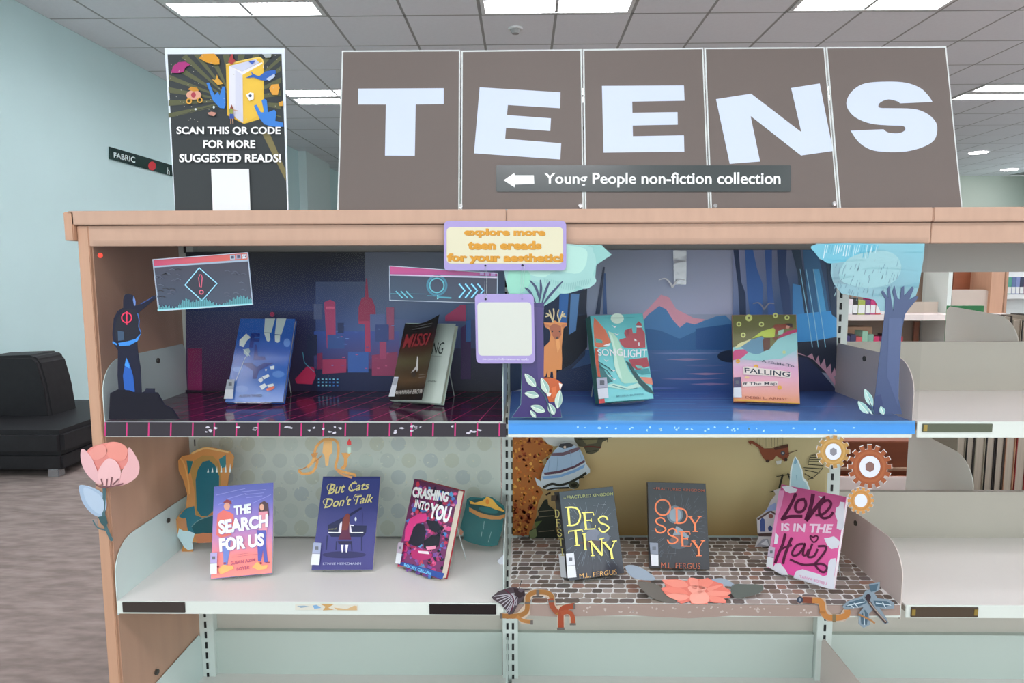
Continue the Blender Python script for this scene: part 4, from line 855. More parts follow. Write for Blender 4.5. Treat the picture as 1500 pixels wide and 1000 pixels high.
def sticker(t, fr, z, pts, top, g=1.15):
    P = Print(fr, z, g); P.k = 60; P.poly(pts, '#e2e4ea'); p = nums((0, 0, 1), pts)
    (a, b, c, d) = p; f = .5
    q = [a, b, (b[0]*(1-f)+c[0]*f, b[1]*(1-f)+c[1]*f), (a[0]*(1-f)+d[0]*f, a[1]*(1-f)+d[1]*f)]
    P.poly(q, top); P.line([q[3], q[2]], 3, '#5a5c66')
    cx = sum(i[0] for i in q)/4; cy = sum(i[1] for i in q)/4; w_ = (b[0]-a[0])*.22
    P.poly([(cx-w_, cy-w_), (cx+w_, cy-w_), (cx+w_, cy+w_), (cx-w_, cy+w_)], '#6c7078')
    P.build('call_number_sticker', MATTE, t)
QF = (-0.6316, 0.1681, 0.0094, 0.5058, -0.0076, 0.1445, 0.2286)
def a_fly(P):
    covrect(P, QF, ['#5f86cc', '#3f6cb8'], v1=.25); covrect(P, QF, ['#3f6cb8', '#1f50a4'], v0=.25, v1=.6); covrect(P, QF, ['#1f50a4', '#2a62b6'], v0=.6)
    for x, y, a, b in ((270, 560, 60, 30), (600, 600, 70, 40), (300, 720, 80, 40), (670, 345, 40, 50), (480, 760, 90, 30)): P.ell(x, y, a*.7, b*.7, '#5c86c8')
    P.text('F', '378 268 452 268 440 386 362 386', '#15327e', .05); P.text('L', '408 360 450 360 500 485 398 485', '#15327e', .05); P.text('Y', '300 508 565 508 470 638 340 638', '#15327e', .05)
    P.poly('492 148 575 148 542 265 484 262', '#b9cccc'); P.poly('484 266 530 268 536 320 522 338 506 330', '#c2d2d0'); P.poly('588 148 666 148 625 280 572 276', '#b9cccc'); P.poly('572 284 615 284 612 335 594 346 574 336', '#c2d2d0')
    P.line('484 263 542 266', 3, '#22365c'); P.line('570 280 625 282', 3, '#22365c')
    P.poly('284 370 286 325 340 272 376 302 345 330 318 382', '#c4d2cc'); P.poly('318 430 322 400 362 390 372 420 350 460', '#8fa8b4'); P.line('315 400 370 455', 4, '#c4d2cc'); P.line('335 460 258 650', 4, '#a8bcc8')
    for q in ('530 540 570 532 568 560 540 562', '492 562 510 562 500 580', '435 650 465 625 480 650 460 674', '470 622 520 602 532 620 485 645', '448 700 490 676 510 700 470 730', '510 690 560 678 568 696 520 712'): P.poly(q, '#d4dfe2')
    P.poly('500 722 560 700 578 706 550 732 510 738', '#d86a54'); P.text('ALISON TAVIED', '285 768 470 766 468 788 283 790', '#27345c', .012)
t, fr = book('fly', QF, .976, 'blue book with pale falling legs and dark letters F L Y', .016, '#2450a0', artfn=a_fly, z=(300, 440, 5.556), zs=Z2, mlabel='the blue book with falling legs')
sticker(t, fr, (300, 440, 5.556), '192 650 252 650 236 806 164 806', '#b4bac4')
# missing: pale cover with the loose dark jacket curling off it
QM = (-0.2298, 0.1698, -0.3565, 0.4415, 0.0107, 0.1436, 0.2086)
def a_mis(P):
    covrect(P, QM, ['#c3cfc4', '#a9b8b0']); P.text('NG', '412 342 510 338 494 436 400 438', '#27322f', .0, .2); P.text('OWN', '375 648 442 652 438 670 370 668', '#3c4440', .01); P.line('402 450 485 456', 3, '#7c8a80')
t, fr = book('missing', QM, .976, 'pale green book with its dark dust jacket curling loose in front', .018, '#b4c2b8', artfn=a_mis, z=(560, 440, 5.556), zs=Z2, mlabel='the pale green book with a loose jacket', pagec='#cdd2bc')
ZM = (560, 440, 5.556); O, ex, ey = fr; n = ex.cross(ey); m = MB()
tl, tr, br, bl = nums(ZM, '185 186 466 112 322 808 54 808')
NX, NY = 10, 8; vs = []; cs = []
for j in range(NY+1):
    for i in range(NX+1):
        a, b = i/NX, j/NY; u = (tl[0]*(1-a)+tr[0]*a)*(1-b)+(bl[0]*(1-a)+br[0]*a)*b; v = (tl[1]*(1-a)+tr[1]*a)*(1-b)+(bl[1]*(1-a)+br[1]*a)*b
        v += (6*math.sin(math.pi*a)*(1-b))/1.0
        off = .0015+.03*a*a
        fo = (O+n*off, ex, ey); vs.append(on(u, v, fo))
        rowc = ['#15161a', '#1a1418', '#3a1418', '#3f2a1c', '#544c34', '#4a3a28', '#5c4630', '#2c241e', '#1c1918'][j]; cs.append(lin(rowc, 1.2))
fs = [(j*(NX+1)+i, (j+1)*(NX+1)+i, (j+1)*(NX+1)+i+1, j*(NX+1)+i+1) for j in range(NY) for i in range(NX)]
for f in fs: m.add([vs[i] for i in f], [(0, 1, 2, 3)], [cs[i] for i in f])
jk = m.build('dust_jacket', GLOSS, t)
def jac(u, v):
    u, v = nums(ZM, [(u, v)])[0]; a = min(1, max(0, (u-(tl[0]*(1-(v-tl[1])/(bl[1]-tl[1]))+bl[0]*((v-tl[1])/(bl[1]-tl[1]))))/48.5)); return on(u, v, (O+n*(.0015+.03*a*a+.0025), ex, ey))
class PJ(Print):
    def w(s, u, v): z = ZM; return jac((u-z[0])*z[2], (v-z[1])*z[2])+n*s.step*s.k
P = PJ(fr, ZM, 1.2); P.text('MISSI', '182 275 400 262 372 360 162 392', '#96222c', .02, .2); P.text('SAVANNAH BROW', '96 735 338 716 325 758 84 765', '#cfc8c0', .01)
P.poly('285 450 294 470 292 560 282 582 275 540', '#dcd8d4'); P.poly('276 535 236 585 245 588 278 555', '#cfc9c4'); P.line('272 214 410 184', 2.5, '#8c8c8c'); P.line('245 236 400 208', 2.5, '#8c8c8c'); P.line('300 606 360 598', 2, '#9c948c'); P.line('295 628 350 620', 2, '#9c948c')
P.ell(256, 600, 18, 24, '#3a2c22'); P.poly('98 622 134 622 100 782 54 782', '#dcdfe6'); P.poly('96 630 130 630 116 690 84 690', '#b0b4be')
P.build('jacket_print', MATTE, t)
QS = (0.2921, 0.1555, 0.2489, 0.2893, 0.0230, 0.1414, 0.2161)
def a_song(P):
    covrect(P, QS, ['#7fd0d0', '#58b4b8'])
    P.ell(338, 165, 60, 48, '#cfe6d4'); P.poly('125 155 160 190 230 270 280 380 250 420 160 430 130 420 120 230', '#c96a4a'); P.poly('140 345 200 365 205 390 140 385', '#4a9c94'); P.poly('135 560 180 580 260 700 300 740 200 780 150 700', '#2f6c70')
    P.poly('130 430 165 440 165 560 185 700 160 700 138 560', '#c04f34')
    P.poly('400 300 410 270 470 250 480 300 510 300 515 250 530 240 560 250 590 300 595 430 500 440 400 430 370 400 355 360 420 340', '#a84a52'); P.poly('505 225 530 190 556 210 562 232', '#b04a50'); P.ell(535, 240, 28, 8, '#e0e8e4'); P.poly('420 270 450 260 440 320 420 320', '#8c3a48')
    P.poly('440 540 610 520 632 600 520 640 470 600', '#a03c48'); P.poly('500 590 560 600 590 625 520 620', '#6ab4ac'); P.poly('410 550 450 570 560 730 640 800 680 860 600 830 520 750', '#1f4c50'); P.poly('540 700 650 705 662 770 600 760', '#d8826a'); P.poly('480 640 620 620 640 670 560 680', '#3c8c90')
    P.poly('250 280 300 300 340 350 380 440 400 540 440 640 530 750 400 760 370 740 320 640 310 560 300 440', '#a8d4bc'); P.poly('250 280 290 330 320 440 340 560 380 720 350 700 310 600 295 430', '#c4e4d0')
    P.poly('200 780 300 760 420 790 520 755 560 790 430 820 300 800', '#b8dccc'); P.line('290 775 430 810 520 800', 6, '#2f7c80', smooth=True); P.line('160 560 260 620 290 650', 8, '#164a50'); P.line('165 600 240 640 300 720', 7, '#164a50')
    for x, y in ((310, 240), (330, 310), (235, 550), (265, 690), (300, 640), (305, 720)): P.poly([(x-28, y-14), (x, y), (x+22, y-6), (x+2, y+12)], '#e6f2f0')
    P.poly('205 412 270 390 262 412 240 420', '#eef4f2'); P.poly('525 385 536 385 536 418 528 418', '#eef4f2'); P.poly('490 350 515 370 490 372', '#eef4f2')
    P.text('SONG', '148 448 380 440 385 510 160 508', '#f2f6f6', .012); P.text('LIGHT', '392 450 605 448 600 520 392 524', '#f2f6f6', .012); P.text('MOIRA BUFFINI', '325 870 570 845 572 865 328 888', '#5a98a0', .008); P.line('200 163 490 158', 2.5, '#2f7478')
    P.poly('162 905 215 898 220 938 168 944', '#c23a3a')
t, fr = book('song', QS, .981, 'teal and red illustrated book titled Songlight', .034, '#3c9c9c', artfn=a_song, z=(850, 440, 6.246), zs=Z2, spinec='#3f7a68', mlabel='the teal Songlight book')
sticker(t, fr, (850, 440, 6.246), '138 712 232 706 250 890 158 902', '#b8b8c8')
QG = (0.6323, 0.1598, -0.2346, 0.3644, 0.0209, 0.1530, 0.2241)
def a_guide(P):
    covrect(P, QG, ['#f29a6c', '#f0a8b0'], v1=.22); covrect(P, QG, ['#f0a8b4', '#d8a8c8'], v0=.22, v1=.4); covrect(P, QG, ['#d8b0c8', '#8cc8cc'], v0=.4, v1=.62); covrect(P, QG, ['#6f6c40', '#6a6a3e'], v0=.62)
    P.poly('90 400 180 375 260 455 400 410 470 330 632 270 638 420 500 500 300 520 90 500', '#8fc4c4'); P.poly('80 445 100 425 180 420 215 445 150 500 80 515', '#c04878'); P.poly('460 330 500 290 560 262 632 248 634 272 540 300 480 325', '#b83c66')
    P.poly('95 410 130 370 200 345 235 330 240 360 150 400', '#d8d49c'); P.poly('150 400 235 340 330 310 350 330 345 440 310 460 260 462 200 440', '#5f8ca4'); P.poly('240 330 330 265 430 236 450 260 435 320 350 320 330 305', '#b8c84c'); P.poly('335 345 350 325 400 325 400 420 345 440', '#5c3a2c'); P.poly('420 320 460 310 470 335 440 345', '#7a4a34')
    P.poly('420 230 440 210 520 205 545 196 590 205 595 240 560 240 500 250 450 300 440 290 445 250', '#8a4434'); P.poly('530 200 590 200 596 232 560 230', '#3c2c30'); P.poly('540 215 570 222 560 245 535 240', '#c88c74'); P.poly('470 262 520 250 510 290 470 300', '#9ac0a8')
    for x, y in ((217, 152), (131, 206), (325, 207), (168, 300), (545, 150), (445, 132)): P.ring(x, y, 10, 22 if x != 217 else 30, '#cfd480')
    for x, y in ((123, 525), (482, 752), (278, 572)): P.ring(x, y, 5, 18, '#e0a83c')
    P.ell(520, 448, 14, 14, '#b8c890'); P.ell(200, 665, 22, 10, '#f0c490')
    P.text('A Guide To', '326 512 606 556 606 580 326 532', '#3c4858', .008); P.poly('168 575 200 570 350 590 450 598 580 620 570 670 400 650 170 640', '#e8d8d0'); P.text('FALLING', '178 582 572 618 568 662 182 624', '#2c3444', .015); P.poly('158 702 465 698 462 736 160 744', '#e6d4cc'); P.text('ff The Map', '166 708 458 704 458 736 166 738', '#3c3c48', .012)
    P.text('DEBBI L. ARNST', '188 826 550 840 550 862 188 846', '#a85a44', .008); P.grad('90 852 655 885 657 892 95 868', ['#e8b040', '#e8b040', '#c88a38', '#c88a38'])
t, fr = book('guide', QG, .976, 'book with an olive to pink cover, A Guide To Falling off the Map', .019, '#c98a60', artfn=a_guide, z=(1060, 440, 5.885), zs=Z2, back='#6a1f22', spinec='#6a6a3c', mlabel='the olive and pink book')
sticker(t, fr, (1060, 440, 5.885), '84 668 146 664 155 838 82 838', '#5a5470')
QE = (-0.6554, 0.1058, 0.1777, 0.3825, 0.0191, 0.1443, 0.2212)
def a_search(P):
    covrect(P, QE, ['#e8837a', '#e87f7c'], v1=.22); covrect(P, QE, ['#e87f7c', '#a87cb8'], v0=.22, v1=.5); covrect(P, QE, ['#a87cb8', '#6a6cc0'], v0=.5, v1=.8); covrect(P, QE, ['#6a6cc0', '#5560b8'], v0=.8)
    for a in ('90 195 330 140', '180 225 340 180', '300 168 500 148', '330 190 480 176', '340 215 470 200', '110 270 230 238', '390 260 540 190'): P.line(a, 5, '#8f90d8')
    P.poly('100 400 105 350 150 315 200 330 235 350 240 420 215 520 130 540 95 520', '#d8685f'); P.poly('150 255 180 228 215 240 222 268 175 262', '#8c2c34'); P.ell(182, 285, 26, 30, '#d89c84'); P.poly('130 540 215 540 205 640 185 760 155 760 150 640', '#6a7cc0')
    P.poly('440 300 450 258 485 242 515 262 525 360 500 370 445 350', '#4a2c34'); P.ell(466, 292, 18, 26, '#dca48c'); P.poly('440 330 510 325 520 400 505 500 440 500', '#d88c9c'); P.poly('425 480 500 480 500 600 515 740 485 740 475 640 460 735 435 730 430 600', '#4c50a8')
    for q in ('110 800 150 760 230 770 240 790 200 810 130 840', '385 780 430 735 470 770 500 770 510 790 440 805', '430 770 515 760 510 780'): P.poly(q, '#e8a860')
    P.ell(165, 748, 12, 8, '#8c2c3c'); P.ell(458, 748, 9, 10, '#8c2c3c'); P.ell(110, 775, 9, 7, '#8c2c3c'); P.line('495 742 532 740', 6, '#8c2c3c')
    for tx, q in (('THE', '238 282 378 262 378 340 244 358'), ('SEARCH', '110 400 518 348 516 455 118 516'), ('FOR US', '118 545 484 500 484 608 124 658')):
        P.text(tx, ' '.join(str(float(v)+3) for v in q.split()), '#8c6ca8', .06); P.text(tx, q, '#dfeaf4', .05)
    P.text('SUSAN AZIM', '215 735 412 706 412 732 216 762', '#b04c68', .02); P.text('BOYER', '262 782 368 765 368 792 262 808', '#b04c68', .02); P.line('225 700 440 672', 2, '#a84c60'); P.line('260 680 370 664', 2, '#a84c60')
t, fr = book('search', QE, .553, 'purple to coral illustrated book titled The Search For Us', .012, '#7c74bc', artfn=a_search, z=(300, 690, 5.558), hard=False, zs=Z1, mlabel='the purple and coral book')
sticker(t, fr, (300, 690, 5.558), '52 662 108 660 104 832 50 838', '#b4a8d4')
QC = (-0.4173, 0.1428, 0.0558, 0.5753, -0.0169, 0.1525, 0.2380)
def a_cats(P):
    covrect(P, QC, ['#45427c', '#3c4682']); P.poly('158 52 664 52 660 68 155 66', '#333a72')
    P.poly('195 490 370 400 480 335 500 332 500 345 400 410 330 490', '#252a50'); P.poly('190 490 545 498 540 560 510 600 220 600 195 570', '#23284a'); P.line('500 345 510 400 505 490', 4, '#2c3260')
    for a in ('185 590 175 720', '500 590 500 730', '270 640 265 720', '405 640 410 730'): P.line(a, 12, '#272c54')
    P.ell(340, 765, 200, 32, '#30305a'); P.poly('280 640 410 640 400 670 290 670', '#2c2848'); P.poly('300 480 320 460 320 560 286 562', '#d8d4e0'); P.poly('385 460 400 500 410 560 385 562', '#d8d4e0'); P.poly('350 400 372 385 388 400 388 560 405 625 285 625 312 560 325 440', '#5a2a44'); P.poly('350 400 372 385 390 402 388 470 370 540 318 540 328 440', '#7a3c38')
    P.line('195 560 310 563', 8, '#e8e8ee'); P.line('400 563 515 562', 8, '#e8e8ee'); P.line('400 495 428 498', 9, '#d8d8e4'); P.ell(445, 440, 9, 20, '#d4dcf0'); P.poly('310 675 335 675 325 745 318 742', '#e0dce4'); P.poly('352 675 378 675 365 745 355 742', '#e0dce4'); P.text('a novel', '198 522 272 516 272 534 198 540', '#8c8c5c', .0, .3)
    P.text('But Cats', '195 118 570 95 575 165 190 218', '#d8cf90', .014, .35); P.text("Don't Talk", '160 252 612 208 610 285 158 342', '#d8cf90', .014, .35)
    P.line('250 120 210 118 186 140 190 172 215 185 240 165', 5, '#d8cf90', smooth=True); P.line('445 92 415 110 405 150 425 172 465 165', 5, '#d8cf90', smooth=True); P.line('230 255 180 252 150 275 158 305 190 310', 5, '#d8cf90', smooth=True); P.line('500 215 450 215 428 245 440 270', 5, '#d8cf90', smooth=True)
    P.text('LYNNE HEINZMANN', '148 838 496 836 494 858 146 858', '#a8acc8', .008)
t, fr = book('cats', QC, .553, "dark blue book with a pianist, titled But Cats Don't Talk", .010, '#3c427c', artfn=a_cats, z=(450, 690, 6.25), hard=False, zs=Z1, mlabel='the dark blue piano book')
sticker(t, fr, (450, 690, 6.25), '64 655 134 660 116 862 38 860', '#a4acc8')
QX = (-0.2252, 0.1336, -0.6038, 0.3268, -0.0067, 0.1501, 0.2170)
def a_crash(P):
    covrect(P, QX, ['#7c3468', '#5c2c4c']); rr = random.Random(21)
    pal = ['#c23a7c', '#e0568c', '#4c7cc0', '#1c1a28', '#7a4a9c', '#a83058', '#5aa0d0', '#c83c54', '#2c2038', '#8c5cac', '#d8709c']
    for k in range(260):
        x = rr.uniform(0, 1); y = rr.uniform(0, 1)
        u = 215*(1-y)+65*y+(x*.9+.05)*(395-y*10); v = 85+y*720+x*(85+45*y)+15; r = rr.uniform(12, 34); a = rr.random()*6
        P.poly([(u+r*math.cos(a+i*1.05)*rr.uniform(.4, 1), v+r*math.sin(a+i*1.05)*rr.uniform(.4, 1)) for i in range(6)], rr.choice(pal), same=k > 0)
    P.poly('135 580 140 500 180 410 250 365 320 362 330 420 290 440 240 450 210 480 180 600 130 600', '#d83c84'); P.poly('215 480 250 450 300 455 320 520 300 620 250 650 210 640 165 620', '#231f30'); P.poly('320 420 420 430 450 500 400 530 350 500', '#201c2c'); P.poly('300 600 370 550 440 560 430 640 360 690 300 660', '#1e1a26')
    P.poly('190 690 260 665 330 680 380 720 340 760 260 770 200 745', '#b82c6c'); P.poly('250 685 340 690 350 715 260 705', '#f0dce4'); P.poly('320 650 410 640 400 670 330 680', '#e890b0')
    P.poly('120 780 480 880 460 930 75 800', '#34509c')
    P.text('CRASHING', '212 130 525 180 505 268 200 222', '#f0f0f4', .055); P.text('INTO', '232 240 362 275 342 348 220 310', '#f0f0f4', .04); P.text('YOU', '365 270 548 310 510 452 340 398', '#f0f0f4', .05); P.text('ROCKY CALLEN', '135 792 368 868 360 895 132 818', '#7cc8f0', .03)
t, fr = book('crash', QX, .554, 'busy pink and blue graffiti book titled Crashing Into You', .027, '#6a2444', artfn=a_crash, z=(570, 690, 5.883), zs=Z1, back='#a02434', pagec='#e6dccc', g=1.2, mlabel='the pink graffiti book')
sticker(t, fr, (570, 690, 5.883), '94 612 142 616 112 798 70 792', '#b8a8b8')
SER = {'D': [('s', [(.0, .02), (.3, .02)], .5), ('s', [(0, .98), (.3, .98)], .5), ('l', [(.2, 0), (.2, 1)], 1), ('c', [(.2, .02), (.5, .03), (.8, .14), (.96, .5), (.8, .86), (.5, .97), (.2, .98)], .75)],
 'E': [('l', [(.2, 0), (.2, 1)], 1), ('s', [(0, .02), (.9, .02), (.93, .2)], .5), ('s', [(.2, .48), (.7, .48)], .5), ('s', [(.7, .38), (.7, .58)], .4), ('s', [(0, .98), (.94, .98), (1, .78)], .5)],
 'S': [('c', [(.88, .27), (.78, .07), (.45, .01), (.12, .18), (.25, .42), (.7, .56), (.93, .76), (.6, .98), (.22, .95), (.05, .72)], .75)],
 'T': [('s', [(0, .18), (.02, .03), (.98, .03), (1, .18)], .55), ('l', [(.5, .02), (.5, 1)], 1), ('s', [(.3, .985), (.7, .985)], .45)],
 'I': [('l', [(.5, 0), (.5, 1)], 1), ('s', [(.1, .02), (.9, .02)], .45), ('s', [(.1, .985), (.9, .985)], .45)],
 'N': [('s', [(.16, .02), (.16, .98)], .55), ('l', [(.12, .0), (.86, 1)], 1), ('s', [(.86, .02), (.86, 1)], .55), ('s', [(-.02, .02), (.2, .02)], .45), ('s', [(0, .985), (.32, .985)], .45), ('s', [(.7, .02), (1.02, .02)], .45)],
 'Y': [('l', [(.12, .02), (.5, .52)], 1), ('s', [(.88, .02), (.5, .52)], .55), ('l', [(.5, .5), (.5, 1)], 1), ('s', [(-.02, .02), (.3, .02)], .45), ('s', [(.7, .02), (1.02, .02)], .45), ('s', [(.28, .985), (.72, .985)], .45)],
 'O': [('o', None, .85)]}
def serif(P, ch, quad, c, w_=18):
    q = nums((0, 0, 1), quad); mp_ = lambda a, b: tuple((q[0][k]*(1-a)+q[1][k]*a)*(1-b)+(q[3][k]*(1-a)+q[2][k]*a)*b for k in (0, 1)); first = True
    for kind, pts, f in SER[ch]:
        P.k += 1; P.k -= 0 if first else 1; first = False
        if kind == 'o': P.line([mp_(.5+.46*math.cos(t), .5+.46*math.sin(t)) for t in [2*math.pi*i/24 for i in range(24)]], w_*f, c, closed=True); continue
        P.line([mp_(*p) for p in pts], w_*f, c, smooth=kind == 'c')
QD = (0.2169, 0.0987, 0.3173, 0.3463, -0.0045, 0.1456, 0.2094)
def rays(P, cx, cy, c, n=60, r0=110, r1=230, sd=1, box=None, sy=1.3):
    rr = random.Random(sd)
    for k in range(n):
        a = rr.random()*6.28; q = rr.uniform(r0, r1*.8); e = q+rr.uniform(20, 70)
        p = [(cx+q*math.cos(a), cy+q*math.sin(a)*sy), (cx+e*math.cos(a), cy+e*math.sin(a)*sy)]
        if all(box[0] < u < box[2] and box[1] < v < box[3] for u, v in p): P.line(p, 2, c, same=k > 0)
def a_dest(P):
    covrect(P, QD, ['#3c3c44', '#34424a']); rays(P, 420, 500, '#6c7884', 110, 100, 330, 3, (215, 240, 640, 800)); P.ell(375, 460, 45, 60, '#4c5866'); P.ell(440, 530, 70, 60, '#6a7080'); P.ell(520, 540, 50, 45, '#5c6674'); P.poly('320 580 420 560 560 570 500 600 400 620', '#4c3c3c')
    for tx, q in (('D', '206 292 336 286 336 440 222 445'), ('E', '342 335 445 330 455 470 360 475'), ('S', '465 365 562 365 570 490 480 495'), ('T', '232 485 348 470 360 600 250 608'), ('I', '342 508 380 502 386 640 358 640'), ('N', '395 570 520 540 522 685 412 688'), ('Y', '505 575 622 562 615 710 560 710')): serif(P, tx, q, '#e8dc74')
    P.text('FRACTURED KINGDOM', '216 200 592 172 592 196 218 226', '#9ca468', .01); P.text('THE', '190 216 210 214 210 222 190 226', '#9ca468'); P.text('M.L. FERGUS', '318 832 622 796 622 836 322 870', '#d4a45c', -.005); P.line('430 278 535 270', 2, '#8c949c')
t, fr = book('destiny', QD, .559, 'grey black book with yellow letters, Destiny, its spine showing at left', .036, '#2f3338', artfn=a_dest, z=(790, 690, 5.554), zs=Z1, spinec='#26262a', hard=False, pagec='#d8dcd4', mlabel='the Destiny book')
sp = (fr[0]-fr[1]*(QD[5]/2+.0004), -fr[1].cross(fr[2])*-1, fr[2]); n0 = fr[1].cross(fr[2])
SPF = (fr[0]-fr[1]*(QD[5]/2), n0, fr[2])
P = Print(SPF, (790, 690, 5.554), 1.2); P.k = 4
for i, ch in enumerate('DESTI'): y = 312+i*78; x = 126+i*12; serif(P, ch, [(x, y), (x+38, y), (x+42, y+62), (x+4, y+62)], '#c8bc74', 9)
P.rect(105, 195, 150, 240, '#4a3c30'); P.build('spine_lettering', MATTE, t)
sticker(t, fr, (790, 690, 5.554), '208 668 272 662 294 858 222 866', '#dcdfe6')
P = Print(SPF, (790, 690, 5.554), 1.15); P.k = 5; P.poly('158 672 204 668 222 866 178 860', '#e2e4ea'); P.build('call_number_sticker', MATTE, t)
QO = (0.4300, 0.1550, -0.0292, 0.3694, -0.0138, 0.1491, 0.2113)
def a_ody(P):
    covrect(P, QO, ['#2c2a30', '#242a30']); rays(P, 390, 500, '#4c5864', 120, 120, 330, 5, (140, 200, 650, 820)); P.ell(365, 395, 75, 82, '#5c6c78'); P.ell(370, 400, 55, 60, '#8494a0'); P.poly('380 500 430 530 500 600 400 650 340 600', '#7c8a96'); P.ell(400, 650, 90, 62, '#444c56'); P.ell(390, 620, 60, 40, '#6a4c44')
    for tx, q in (('O', '180 254 328 254 330 408 182 408'), ('D', '355 335 482 338 482 478 358 478'), ('Y', '488 412 606 412 606 552 494 552'), ('S', '178 422 284 426 290 566 178 560'), ('S', '288 522 392 525 398 662 290 662'), ('E', '400 550 510 550 512 688 416 686'), ('Y', '514 632 636 632 640 774 524 774')): serif(P, tx, q, '#e87848')
    P.text('FRACTURED KINGDOM', '190 146 632 166 632 190 190 172', '#9c4c34', .008); P.text('THE', '158 152 184 154 184 164 158 162', '#9c4c34'); P.text('M.L. FERGUS', '236 832 596 842 594 892 236 886', '#b45c3c', -.005); P.line('238 745 372 750', 3, '#6c6c70')
t, fr = book('odyssey', QO, .554, 'black book with orange letters, Odyssey, beside the lotus flower', .018, '#26282e', artfn=a_ody, z=(930, 690, 6.246), zs=Z1, hard=False, pagec='#c8c4b8', mlabel='the Odyssey book')
sticker(t, fr, (930, 690, 6.246), '130 650 208 655 212 865 148 862', '#8c92a0')
QL = (0.7008, 0.0936, -1.0141, 0.3466, 0.1043, 0.1733, 0.2112)
QL = (0.7008, 0.0936, -1.0141, 0.3466, 0.1043, 0.1733, 0.2112)
def a_love(P):
    covrect(P, QL, ['#e04c9c', '#d8689c'], v1=.55); covrect(P, QL, ['#d8689c', '#b85484'], v0=.55)
    for q in ('240 118 300 112 360 140 345 165 300 170 265 155', '690 235 725 240 715 440 690 455 662 440 668 380 650 330 660 280 680 270', '565 515 600 512 640 500 660 515 690 545 670 590 620 600 590 570 575 540', '130 735 170 745 190 712 230 710 270 760 290 800 240 800', '330 815 350 770 400 755 450 770 520 790 560 810 590 800 600 700 620 675 655 670 660 700 645 800 640 910 600 905 480 870 330 822', '190 470 215 500 205 560 180 560', '520 190 560 200 575 215 540 210'): P.poly(q, '#d8d8e2')
    P.poly('220 150 262 150 240 260 215 330 190 480 150 650 132 720 125 735', '#d890b8')
    for q, w_ in (('350 170 320 240 270 330 242 372 300 350 400 348', 24), ('420 215 370 225 345 270 355 310 395 310 425 270 420 222', 22), ('482 175 470 250 450 320 430 378 490 300 560 215 572 205', 30), ('500 340 560 330 610 280 620 245 590 225 540 260 530 320 560 362 610 350 638 315', 20),
                  ('268 480 250 560 215 640 190 710', 22), ('320 510 290 580 265 650 250 715', 22), ('215 625 260 590 320 570', 16), ('410 560 360 570 325 620 330 650 370 640 415 580 420 560 405 640 430 645 450 600', 17), ('478 560 455 620 445 660 490 655 520 600', 17), ('520 580 580 580 575 620 520 690 500 720 540 770 575 775 590 740 550 715 480 720 400 720 305 680', 17), ('488 510 462 500 470 528 490 548 515 530 520 505 500 500 488 512', 11)):
        P.line(q, w_, '#55203c', smooth=True)
    P.text('IS IN THE', '228 400 640 408 632 482 238 462', '#e8c8dc', .04, .15); P.text('TANYA BOTEJU', '380 800 590 855 588 885 380 825', '#d890b8', .01)
t, fr = book('love', QL, .554, 'bright pink book with brushed lettering, Love Is In The Hair', .010, '#c85c98', artfn=a_love, z=(1100, 690, 5.2625), zs=Z1, hard=False, pagec='#e0d8dc', mlabel='the bright pink book')
sticker(t, fr, (1100, 690, 5.2625), '152 580 200 590 182 752 130 735', '#c8b8cc')

# ------------------------------------------------------------------ cutouts on the lower shelf
# throne
ZH = (240, 640, 5.26); TF = vert(.27)
t = thing('throne_cutout', on(275, 815, TF), 'gold and teal throne cutout leaning at the left end of the lower shelf', 'cutout')
P = Print(TF, ZH, 1.25); P.slab('110 180 140 145 200 135 215 120 260 95 320 75 400 85 460 100 510 110 540 150 530 230 500 300 490 400 440 440 380 560 380 790 300 815 220 810 225 880 170 920 130 900 150 830 105 760 100 700 90 640 115 600 170 545 180 440 150 330 115 260', '#c88c50', .0015); P.k = 2
P.poly('175 180 225 185 205 260 190 290', '#1f6c70'); P.poly('425 170 478 135 480 230 440 240', '#2c7c84'); P.poly('205 260 235 180 300 140 380 145 425 200 440 300 440 400 400 560 300 610 250 600 235 400', '#a88448'); P.poly('245 330 262 250 300 190 350 178 395 215 428 300 425 440 390 560 340 605 290 610 255 560', '#0f6474')
P.poly('115 610 170 550 235 530 245 600 300 620 380 600 380 735 250 740 200 760 180 690 175 640', '#2a7080'); P.poly('215 690 270 640 380 600 380 735 240 745', '#13545c'); P.poly('105 640 170 620 180 700 150 720 120 680', '#c4865a'); P.poly('105 760 120 700 150 720 190 720 240 740 220 810 230 860 190 870 160 850 150 830', '#c4dfe4'); P.poly('240 760 300 735 370 740 370 810 260 815', '#c87c54')
P.line('215 125 260 105 320 85 400 95 500 115', 14, '#e0b878', smooth=True); P.line('130 160 160 210 190 330 200 440', 12, '#dba460', smooth=True); P.line('215 690 270 640 380 600', 5, '#7aa0a0', smooth=True)
for k in range(6): P.poly([(335+k*34, 270), (345+k*34, 240-k*8), (350+k*34, 270)], '#d8f0f0')
P.build('card', GLOSS, t)
